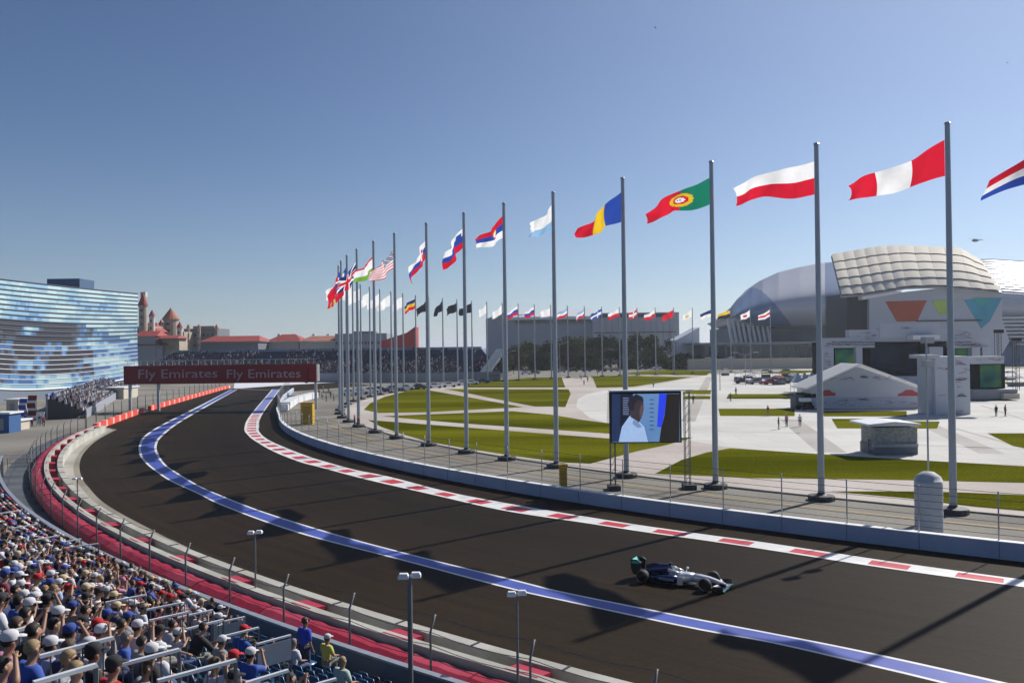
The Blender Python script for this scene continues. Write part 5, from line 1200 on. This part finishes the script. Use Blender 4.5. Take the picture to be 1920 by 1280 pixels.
def person_proto(kind):
    P = pose(kind); k = SK(); k.a('pel', P['pel'], .105)
    k.a('sp', P['sp'], .10, 'pel').a('ch', P['ch'], .12, 'sp').a('nk', P['nk'], .05, 'ch').a('jaw', P['jaw'], .062, 'nk').a('hd', P['hd'], .082, 'jaw').a('top', P['top'], .058, 'hd')
    hd = Vector(P['hd']); k.a('nose', tuple(hd+Vector((0, .115, -.025))), .014, 'hd')
    for s, n in ((-1, 'l'), (1, 'r')):
        k.a(n+'ear', tuple(hd+Vector((s*.10, -.01, -.01))), .016, 'hd')
        k.a(n+'sh', P[n+'sh'], .062, 'ch').a(n+'el', P[n+'el'], .043, n+'sh').a(n+'wr', P[n+'wr'], .028, n+'el')
        d = (Vector(P[n+'wr'])-Vector(P[n+'el'])).normalized(); w_ = Vector(P[n+'wr']); side = d.cross(Vector((0, 0, 1)));
        if side.length < .2: side = Vector((1, 0, 0))
        side.normalize(); dn = side.cross(d)
        k.a(n+'pa', tuple(w_+d*.06), .030, n+'wr')
        for q in range(4):
            o1 = w_+d*.105+side*(.028-.0187*q); o2 = o1+d*(.03, .036, .034, .025)[q]-dn*.012*(1 if dn.z > 0 else -1)
            k.a(f'{n}f{q}', tuple(o1), .0095, n+'pa').a(f'{n}g{q}', tuple(o2), .008, f'{n}f{q}')
        k.a(n+'t1', tuple(w_+d*.05+side*.045), .011, n+'pa').a(n+'t2', tuple(w_+d*.085+side*.058), .009, n+'t1')
        k.a(n+'hp', P[n+'hp'], .085, 'pel').a(n+'kn', P[n+'kn'], .055, n+'hp').a(n+'an', P[n+'an'], .038, n+'kn').a(n+'to', P[n+'to'], .032, n+'an')
    t = thing('person', '', 'person')
    def part(nm, me, mt): me.materials.clear(); me.materials.append(mt); me.name = nm; o = bpy.data.objects.new(nm, me); COL.objects.link(o); o.parent = t; return o
    part('body', skin_mesh(k.v, k.e, k.r), M_skin)
    c = SK(); c.a('pel', tuple(Vector(P['pel'])+Vector((0, 0, .0))), .125).a('sp', P['sp'], .145, 'pel').a('ch', P['ch'], .165, 'sp').a('nk', tuple(Vector(P['ch']).lerp(Vector(P['nk']), .80)), .085, 'ch')
    for n in 'lr': c.a(n+'sh', P[n+'sh'], .094, 'ch').a(n+'el', tuple(Vector(P[n+'sh']).lerp(Vector(P[n+'el']), .98)), .066, n+'sh')
    part('shirt', skin_mesh(c.v, c.e, c.r), M_cloth)
    c = SK(); c.a('pel', tuple(Vector(P['pel'])-Vector((0, 0, .03))), .125)
    for n in 'lr': c.a(n+'hp', P[n+'hp'], .10, 'pel').a(n+'kn', P[n+'kn'], .073, n+'hp').a(n+'an', tuple(Vector(P[n+'kn']).lerp(Vector(P[n+'an']), .88)), .052, n+'kn')
    part('trousers', skin_mesh(c.v, c.e, c.r), M_cloth)
    m = MB(); hc = hd+Vector((0, -.02, .02)); m.ball(hc, .101, 14, 8, sc=(.93, 1.02, 1.0))
    m.v = [q if not (q.y > hc.y+.03 and q.z < hc.z+.03) else Vector((q.x*.9, hc.y+.02, q.z)) for q in m.v]; B(m, 'hair', M_hair, t, True)
    m = MB(); m.lathe([(.108, -.01), (.110, .03), (.100, .075), (.07, .10), (0, .112)], hd+Vector((0, -.01, .035)), 14)
    m.prism([hd+Vector((x, y, .04+z)) for x, y, z in ((-.085, .06, 0), (-.07, .17, -.015), (0, .20, -.02), (.07, .17, -.015), (.085, .06, 0))], (0, 0, .012)); B(m, 'cap', M_cloth, t, True)
    m = MB(); m.box(hd+Vector((0, .088, .012)), (.15, .03, .04)); B(m, 'sunglasses', M_blk, t)
    for s, n in ((-1, 'l'), (1, 'r')):
        q = MB(); a_ = Vector(P[n+'an']); b_ = Vector(P[n+'to']); q.tube([a_+Vector((0, -.05, -.045)), a_+Vector((0, .04, -.035)), b_+Vector((0, .02, -.01))], [.045, .05, .035], 8); B(q, 'shoe', M_shoe, t, True)
    return t
M_skin = mat('skin', (.30, .165, .105), .6, var=.05); M_cloth = mat('cloth', (1, 1, 1), .85, objcol=True, var=.08, scale=6); M_hair = mat('hair', (1, 1, 1), .7, objcol=True, var=.25, scale=30); M_shoe = mat('shoe', (.08, .08, .09), .6)
kinds = ['sit', 'forward', 'phone', 'hat', 'aside', 'stand']; PRO = {k: person_proto(k) for k in kinds}; usedk = set()
SH = [('white', (.52, .52, .56), 30), ('navy', (.02, .03, .09), 12), ('black', (.018, .018, .02), 14), ('red', (.36, .012, .018), 7), ('grey', (.22, .23, .25), 12), ('blue', (.03, .08, .34), 9), ('azure', (.28, .38, .58), 8), ('maroon', (.16, .02, .04), 4), ('beige', (.38, .32, .24), 5), ('pink', (.5, .2, .28), 3)]
CP = [('white cap', (.50, .50, .52), 18), ('red cap', (.40, .01, .015), 7), ('black cap', (.015, .015, .018), 12), ('blue cap', (.03, .06, .25), 6), ('straw hat', (.48, .38, .22), 5), (None, None, 36)]
HR = [('dark hair', (.012, .009, .007), 50), ('brown hair', (.06, .035, .02), 28), ('blond hair', (.26, .18, .09), 10), ('grey hair', (.16, .16, .16), 4)]
def pick(rn, T):
    x = rn.random()*sum(t[2] for t in T)
    for t in T:
        x -= t[2]
        if x <= 0: return t
    return T[-1]
PW = dict(sit='upright', forward='leaning forward', phone='hands raised', hat='hand on head', aside='arms folded', stand='standing')
person_list = []
def add_person(kind, x, y, z, rz, rn, where, shirt=None, cap='?', hair=None, trs=None, extra=None):
    o = PRO[kind] if kind not in usedk else copy_tree(PRO[kind]); usedk.add(kind); o.location = (x, y, z); o.rotation_euler = (0, 0, rz); s = rn.uniform(.94, 1.06); o.scale = (s, s, s)
    sh = shirt or pick(rn, SH); cpx = pick(rn, CP) if cap == '?' else cap; hr = hair or pick(rn, HR); tr_ = trs or rn.choice([(.03, .04, .09), (.02, .02, .025), (.2, .19, .17), (.06, .09, .18)]); gl = rn.random() < .3
    for ch in list(o.children):
        b = ch.name.split('.')[0]
        if b == 'shirt': ch.color = (*sh[1], 1)
        elif b == 'trousers': ch.color = (*tr_, 1)
        elif b == 'hair': ch.color = (*hr[1], 1)
        elif b == 'cap':
            if cpx[0]: ch.color = (*cpx[1], 1)
            ch['drop'] = 0 if cpx[0] else 1
        elif b == 'sunglasses': ch['drop'] = 0 if gl else 1
    person_list.append((o, f"person in {sh[0]} shirt{' and '+cpx[0] if cpx[0] else ' with '+hr[0]}, {PW[kind]}", where)); o['category'] = 'person'; return o
rn = random.Random(21); seats = []; occupied = 0
def in_view(p, m_=25): x, y = PX(p); return -m_ < x < 1945 and y < 1305 and y > 500
def crowd_p(px, py):
    if px < 200: return .80
    if px < 330: return .66 if py < 1200 else .45
    if px < 440: return .5 if py < 1140 else .22
    if px < 560: return .07
    return 0
for k in range(0, 20):
    r_ = RW+OFF0+ROW*(k+.45); dth = .54/r_; n_ = int((A1-A2)/dth)
    for q in range(n_):
        an = A1-dth*(q+.5); s_arc = an*RW
        if (s_arc+.8*math.sin(k*.0)) % 10.5 < 1.25: continue              # gangways
        x, y, z = st_pt(k, an, .45); hp = PX((x, y, z+1.1))
        if (x*x+y*y) < 36 or not in_view((x, y, z+1.1)): continue
        face = math.atan2(CY-y, CX-x)-math.pi/2; d_ = math.hypot(x, y)
        seats.append((d_, k, q, x, y, z, face, hp))
seats.sort()
empties = []; npl = 0; far_sp = []
def far_ok(hp): return rn.random() < crowd_p(*hp)
for d_, k, q, x, y, z, face, hp in seats:
    occ = rn.random() < crowd_p(*hp)
    if occ and npl >= 270: far_sp.append((x, y, z, face))
    elif occ:
        kind = rn.choices(kinds[:5], [40, 18, 10, 8, 24])[0]; npl += 1
        add_person(kind, x, y, z, face-.15+rn.gauss(0, .22), rn, f'{ordn(k+1)} row')
    empties.append((d_, k, q, x, y, z, face, hp))
if far_sp:                                               # the smallest, farthest spectators of the same stand as one mass
    m = MB(); Cc = [t_[1] for t_ in SH]+[c_[1] for c_ in CP[:4]]+[(.30, .165, .105), (.012, .009, .007)]
    for x, y, z, face in far_sp:
        rot = Matrix.Rotation(face+rn.gauss(0, .2), 3, 'Z'); o_ = Vector((x, y, z)); si = rn.choices(range(len(SH)), [t_[2] for t_ in SH])[0]
        k_ = len(m.v); m.tube([(0, 0, .45), (0, 0, .75), (0, .02, .98), (0, .02, 1.05)], [.15, .17, .18, .07], 8, mi=si); m.tube([(-.1, .05, .5), (-.1, .45, .5), (-.1, .45, .05)], .07, 6, mi=1); m.tube([(.1, .05, .5), (.1, .45, .5), (.1, .45, .05)], .07, 6, mi=1)
        for s_ in (-1, 1): m.tube([(s_*.19, 0, .98), (s_*.25, .06, .75), (s_*.12, .3, .68)], [.06, .05, .03], 6, mi=len(SH)+4)
        m.ball((0, .04, 1.2), .095, 8, 6, mi=len(SH)+4); hasc = rn.random() < .55; m.ball((0, .02, 1.235), .098, 8, 5, mi=len(SH)+rn.randrange(4) if hasc else len(SH)+5, sc=(1, 1, .85))
        for q in range(k_, len(m.v)): m.v[q] = o_+rot@m.v[q]
    tag(m.build('distant_spectators', [mat(f'crowd_cloth_{i}', c_, .85) for i, c_ in enumerate(Cc)], fix=False, smooth=True), 'farthest spectators packed at the far left end of the near grandstand', 'crowd', kind='stuff')
open('/tmp/cnt.txt', 'w').write(f'{npl} {len(far_sp)} {len(empties)}')
firsts = True; sc_ = {}
for d_, k, q, x, y, z, face, hp in empties[:290]:
    o = seatP if firsts else copy_tree(seatP); firsts = False; o.location = (x, y, z); o.rotation_euler = (0, 0, face); blue = noise.noise((x*.25, y*.25, 3)) > -.05
    key = (k, blue); sc_[key] = sc_.get(key, 0)+1
    o['label'] = f"{'blue' if blue else 'black'} plastic seat in the {ordn(k+1)} row from the front, {ordn(sc_[key])} nearest the camera"; o['group'] = 'plastic seats of the near grandstand'
    for ch in o.children:
        if ch.name.startswith('seat'): ch.color = (.012, .075, .17, 1) if blue else (.012, .013, .016, 1)
rest = empties[290:]
if rest:
    m = MB()
    for d_, k, q, x, y, z, face, hp in rest:
        rot = Matrix.Rotation(face, 3, 'Z'); blue = noise.noise((x*.25, y*.25, 3)) > -.05
        for c_, dd in (((0, 0, .41), (.4, .38, .04)), ((0, -.22, .6), (.4, .04, .38)), ((0, -.05, .2), (.06, .06, .4))): m.box(Vector((x, y, z))+rot@Vector(c_), dd, rot=rot, mi=0 if blue else 1)
    tag(m.build('seat_rows', [mat('seat_blue', (.012, .075, .17), .35), mat('seat_black', (.012, .013, .016), .35)]), 'farther rows of blue and black plastic seats under the crowd', 'seats', kind='stuff')
# the two people at the front gangway and a few standing ones
def special(kind, px, py, up, shirt, cap, hair, where, turn=0):
    p = on_stand(px, py, up); f = math.atan2(CY-p.y, CX-p.x)-math.pi/2
    return add_person(kind, p.x, p.y, st_floor(p.x, p.y), f+turn, rn, where, shirt, cap, hair)
special('stand', 571, 1166, 1.7, ('bright blue', (.03, .06, .42), 1), (None, None, 1), HR[1], 'at the front gangway')
special('sit', 612, 1196, 1.25, ('yellow', (.50, .46, .10), 1), CP[0], HR[1], 'beside the standing person')
special('sit', 640, 1236, 1.25, ('mint', (.35, .45, .40), 1), (None, None, 1), HR[2], 'below the yellow shirt')
# pedestrians on the plaza and marshals
rp_ = random.Random(3); ped = [(665, 800), (672, 803), (1095, 722), (1102, 716), (1110, 712), (1088, 709), (1120, 702), (1225, 726), (1440, 780), (1475, 800), (1868, 780), (1885, 780), (1380, 740), (1300, 757), (1090, 712), (1460, 805), (1500, 800), (1370, 752), (598, 742), (604, 748), (612, 752), (620, 746), (626, 752), (606, 735), (616, 738), (75, 798), (82, 800), (60, 800), (48, 796)]
for i, (px, py) in enumerate(ped):
    p = G(px, py); sh = ('orange', (.6, .12, .02), 1) if i in (18, 23) else None
    wh = 'on plaza paving' if px > 640 and i > 1 else ('by leftmost flagpoles' if i < 2 else ('behind white blocks' if px > 500 else 'by left booths'))
    add_person('stand', p.x, p.y, .02, rp_.random()*6.3, rp_, wh, sh)
used_l = {}
for o, a_, wh in person_list:
    for ch in list(o.children):
        if ch.get('drop'): bpy.data.objects.remove(ch)
    used_l.setdefault((a_, wh), []).append(o)
for (a_, wh), L in used_l.items():
    L.sort(key=lambda o: PX(o.location)[0])
    for i, o in enumerate(L):
        if len(f'{a_}, {wh}, x from left'.split()) > 16: a_ = a_.rsplit(',', 1)[0]+' seated'
        o['label'] = f"{a_}, {wh}" if len(L) == 1 else f"{a_}, {wh}, {ordn(i+1)} from left"; o['group'] = 'spectators and bystanders'

# rails and barred fence panels in the gangways
M_rail = mat('rail_aluminium', (.66, .68, .71), .4, .2, .05); M_panel = mat('panel_grey', (.30, .32, .35), .6, var=.08)
rails = [(0, 1190, 72, 1170, 0), (74, 1230, 212, 1195, 0), (63, 1280, 180, 1246, 0), (212, 1249, 336, 1217, 0), (295, 1276, 442, 1237, 0), (198, 1129, 273, 1115, 0), (273, 1143, 338, 1130, 0), (280, 1163, 352, 1147, 0), (332, 1158, 399, 1143, 0), (349, 1179, 419, 1161, 0), (417, 1193, 485, 1176, 0), (396, 1170, 459, 1156, 1), (482, 1207, 545, 1190, 1), (461, 1280, 540, 1256, 0), (594, 1282, 630, 1272, 0), (300, 1159, 352, 1147, 0), (14, 859, 78, 851, 0), (0, 853, 50, 847, 0), (105, 1018, 152, 1014, 0), (110, 1028, 185, 1022, 0), (60, 1012, 112, 1009, 0), (0, 962, 40, 958, 0), (20, 990, 70, 986, 0)]
for i, (x0, y0, x1, y1, pn) in enumerate(rails):
    a_ = on_stand(x0, y0, 1.0); b_ = on_stand(x1, y1, 1.0); b_ = G(x1, y1, a_.z) if y0 > 1060 else AT(x1, y1, a_.y+.9); a_, b_ = Vector(a_), Vector(b_); b_.z = a_.z
    if (b_-a_).length > 2.4: b_ = a_+(b_-a_).normalized()*2.4
    kind_ = ('with a grey solid panel' if pn else 'with thin upright bars'); side = 'in the near grandstand'
    t = thing('handrail', f'pale metal handrail {kind_} {side}, {ordn(1+sorted(r_[0]+r_[1]*.001 for r_ in rails).index(x0+y0*.001))} from the left', 'handrail', (a_.x, a_.y, a_.z-1), 0, 'handrails of the near grandstand')
    MB().beam(a_, b_, .062, .045).build('top_rail', M_rail, t)
    n_ = max(4, int((b_-a_).length/.13)); m = MB()
    for q in range(n_+1): p = a_.lerp(b_, q/n_); m.tube([p-Vector((0, 0, .95)), p-Vector((0, 0, .02))], .030 if q in (0, n_) else .011, 5)
    m.beam(a_-Vector((0, 0, .85)), b_-Vector((0, 0, .85)), .03, .03); m.build('bars', M_posts, t)
    if pn: MB().prism([a_-Vector((0, 0, .08)), b_-Vector((0, 0, .08)), b_-Vector((0, 0, .62)), a_-Vector((0, 0, .62))], (.02, -.03, 0)).build('panel', M_panel, t)
# floodlight / camera posts between stand and track
for i, (px, py, D, lb) in enumerate([(768, 1081, 24.0, 'tall dark post with white twin lamps standing in front of the near grandstand, nearest one'), (969, 1114, 27.0, 'thinner dark post with white twin lamps near the bottom middle'), (478, 999, 38.5, 'post with small white twin lamps above the outer wall, third from the right'), (145, 898, 62, 'post with a small white lamp at the far left bend')]):
    p = AT(px, py, D); t = thing('lamp_post', lb, 'lamp post', (p.x, D, 0), 0, 'lamp posts along the outer side of the track')
    MB().tube([(p.x, D, 0), (p.x, D, p.z)], .075 if i == 0 else .045, 8).build('post', M_posts, t)
    for sx in (-1, 1):
        h = MB(); h.loft([[(p.x+sx*.17+u*.15, D+v*.10+sx*.06, p.z+zz) for u, v in ((-1, -1), (1, -1), (1, 1), (-1, 1))] for zz in (-.03, .05)]+[[(p.x+sx*.17+u*.11, D+v*.07+sx*.06, p.z+.12) for u, v in ((-1, -1), (1, -1), (1, 1), (-1, 1))]]); h.build('lamp_head', M_whitew, t)

# ------------------------------------------------------------------ booths, banners and clutter left of the track
def booth(name, label, cat, x0, x1, yt, yb, m, dep=3, roof=None, parts=None):
    g0 = G((x0+x1)/2, yb); Y = g0.y; t = thing(name, label, cat, (g0.x, Y, 0)); a_, b_ = AT(x0, yb, Y), AT(x1, yb, Y); zt = AT((x0+x1)/2, yt, Y).z
    MB().box(((a_.x+b_.x)/2, Y+dep/2, zt/2), (b_.x-a_.x, dep, zt)).build('body', m, t)
    if roof: MB().box(((a_.x+b_.x)/2, Y+dep/2, zt+.12), (b_.x-a_.x+.6, dep+.6, .24)).build('roof', roof, t)
    MB().box(((a_.x+b_.x)/2, Y-.03, zt*.45), ((b_.x-a_.x)*.4, .08, zt*.6)).build('door', M_greyc, t); return t
booth('booth', 'blue booth at the very left edge behind the near crowd', 'booth', -16, 17, 776, 812, mat('booth_blue', (.03, .10, .26), .6), 3, M_whitew)
booth('booth', 'cream booth with a pale roof beside the blue booth', 'booth', 18, 38, 789, 806, M_plaster, 2.5, M_whitew)
booth('booth', 'tall cream booth behind the blue and red banners at the left', 'booth', 12, 34, 750, 775, M_plaster, 4, M_whitew)
booth('booth', 'dark low container in front of the striped building', 'container', 84, 118, 772, 784, M_slate, 3)
booth('booth', 'long grey fence-covered container under the striped building', 'container', -40, 60, 730, 748, M_slate, 4)
booth('booth', 'beige low service building under the right part of the striped building', 'building', 118, 168, 738, 760, M_plaster, 8, M_greyc)
booth('booth', 'pale service building just behind the red barrier left of the bridge', 'building', 196, 232, 728, 748, M_plaster, 8, M_whitew)
for i, (x0, x1, yt, yb, mm, lb) in enumerate([(36, 50, 747, 786, 'blue', 'blue and white striped upright banner at the left behind the crowd'), (52, 68, 741, 786, 'red', 'red and white striped upright banner next to the blue one'), (68, 82, 772, 797, 'white', 'plain white short banner beside the red striped banner')]):
    Y = G(x0, yb).y; a_, b_ = AT(x0, yb, Y), AT(x1, yb, Y); zt = AT(x0, yt, Y).z; t = thing('banner_stand', lb, 'banner', (a_.x, Y, 0)); m = MB(); n_ = 9
    for q in range(n_): m.box(((a_.x+b_.x)/2+(.15*math.sin(q)), Y, .2+(zt-.2)*(q+.5)/n_), (b_.x-a_.x, .08, (zt-.2)/n_), mi=0 if (q*7 % 3) else 1)
    m.build('cloth', [mat('banner_'+mm, dict(blue=(.05, .08, .45), red=(.5, .03, .05), white=(.7, .7, .72))[mm], .6), M_whitew], t)
    for xx in (a_.x, b_.x): MB().tube([(xx, Y+.1, 0), (xx, Y+.1, zt)], .05, 5).build('pole', M_steel, t)
# wire fence along the outside of the straight
cable_fence('wire_fence', 'grey wire fence on posts behind the red and white plastic barrier', offset(resample(RED, 3), 1.2), 0, 3.2, 6, [.4, 1.2, 2.0, 2.8, 3.2], M_posts, M_posts, rr=.07)

# stalls and clutter left of the tent
rs_ = random.Random(12)
for i, (px, py, wd, cl) in enumerate([(1384, 712, 2.2, 0), (1402, 709, 2.6, 1), (1420, 713, 2.4, 0), (1436, 707, 3.0, 1), (1455, 711, 2.4, 0), (1474, 706, 2.8, 1), (1488, 716, 2.6, 0), (1408, 718, 2.4, 0), (1460, 721, 3.2, 2), (1905, 724, 3.4, 0), (1894, 712, 2.6, 1), (1360, 704, 2.4, 1)]):
    g0 = G(px, py); t = thing('market_stall', f"small stall with a {['white', 'grey', 'red'][cl]} canopy on the plaza, {ordn(i+1)} of the scattered stalls", 'stall', g0, rs_.uniform(-.3, .3), 'small stalls on the plaza')
    B(MB().box((0, 0, .5), (wd, 1.6, 1.0)), 'counter', M_slate, t)
    for a_ in (-1, 1):
        for b_ in (-1, 1): B(MB().tube([(a_*wd*.5, b_*.95, 0), (a_*wd*.5, b_*.95, 2.2)], .04, 5), 'leg', M_posts, t)
    B(MB().loft([[(-wd*.56, -1.1, 2.15), (wd*.56, -1.1, 2.15), (wd*.56, 1.1, 2.15), (-wd*.56, 1.1, 2.15)], [(-wd*.3, -.5, 2.75), (wd*.3, -.5, 2.75), (wd*.3, .5, 2.75), (-wd*.3, .5, 2.75)]]), 'canopy', [MATS['tent_fabric'], M_greyc, M_markr][cl], t)

# ------------------------------------------------------------------ thin sea air
hm = bpy.data.materials.new('haze_air'); hm.use_nodes = True; n = hm.node_tree; n.nodes.remove(n.nodes['Principled BSDF'])
v = n.nodes.new('ShaderNodeVolumePrincipled'); v.inputs['Color'].default_value = (.86, .92, 1, 1); v.inputs['Density'].default_value = .00013; v.inputs['Anisotropy'].default_value = .3
n.links.new(v.outputs[0], n.nodes['Material Output'].inputs['Volume'])
hz = MB().box((1500, 8000, 67), (18000, 18000, 136)).build('haze', hm, kind='stuff')

# lighting trusses and loudspeaker stacks around the stage
for i, (x0, x1, y0, y1) in enumerate([(1618, 1630, 640, 706), (1724, 1736, 640, 706)]):
    pbox(sg, 'loudspeaker_stack', x0, x1, y0, y1, YG+1.2, 1.4, M_blk)
for y in (646, 701):
    m = MB(); a0, b0 = AT(1560, y, YG-1), AT(1840, y, YG-1)
    for dz in (0, .6): m.tube([a0+Vector((0, 0, dz)), b0+Vector((0, 0, dz))], .07, 5)
    for q in range(36): p, q2 = a0.lerp(b0, q/36), a0.lerp(b0, (q+1)/36); m.tube([p+Vector((0, 0, .6*(q % 2))), q2+Vector((0, 0, .6*((q+1) % 2)))], .04, 4)
    m.build('lighting_truss', M_dark, sg)
for i, (px, yb, h) in enumerate([(1846, 742, 9), (1872, 700, 14), (1905, 700, 12)]):
    g0 = AT(px, yb, 200); t = thing('lighting_tower', f'slim dark lighting tower right of the stage, {ordn(i+1)} from the left', 'tower', (g0.x, 200, 0), 0, 'lighting towers by the stage'); m = MB()
    for dx in (-.5, .5):
        for dy in (-.5, .5): m.tube([(g0.x+dx, 200+dy, 0), (g0.x+dx, 200+dy, h)], .07, 5)
    for q in range(h): m.beam((g0.x-.5, 199.5, q), (g0.x+.5, 199.5, q+1), .06, .06)
    m.build('truss', M_dark, t); MB().box((g0.x, 199.6, h+.3), (2.2, .5, .8)).build('lamp_bank', M_blk, t)
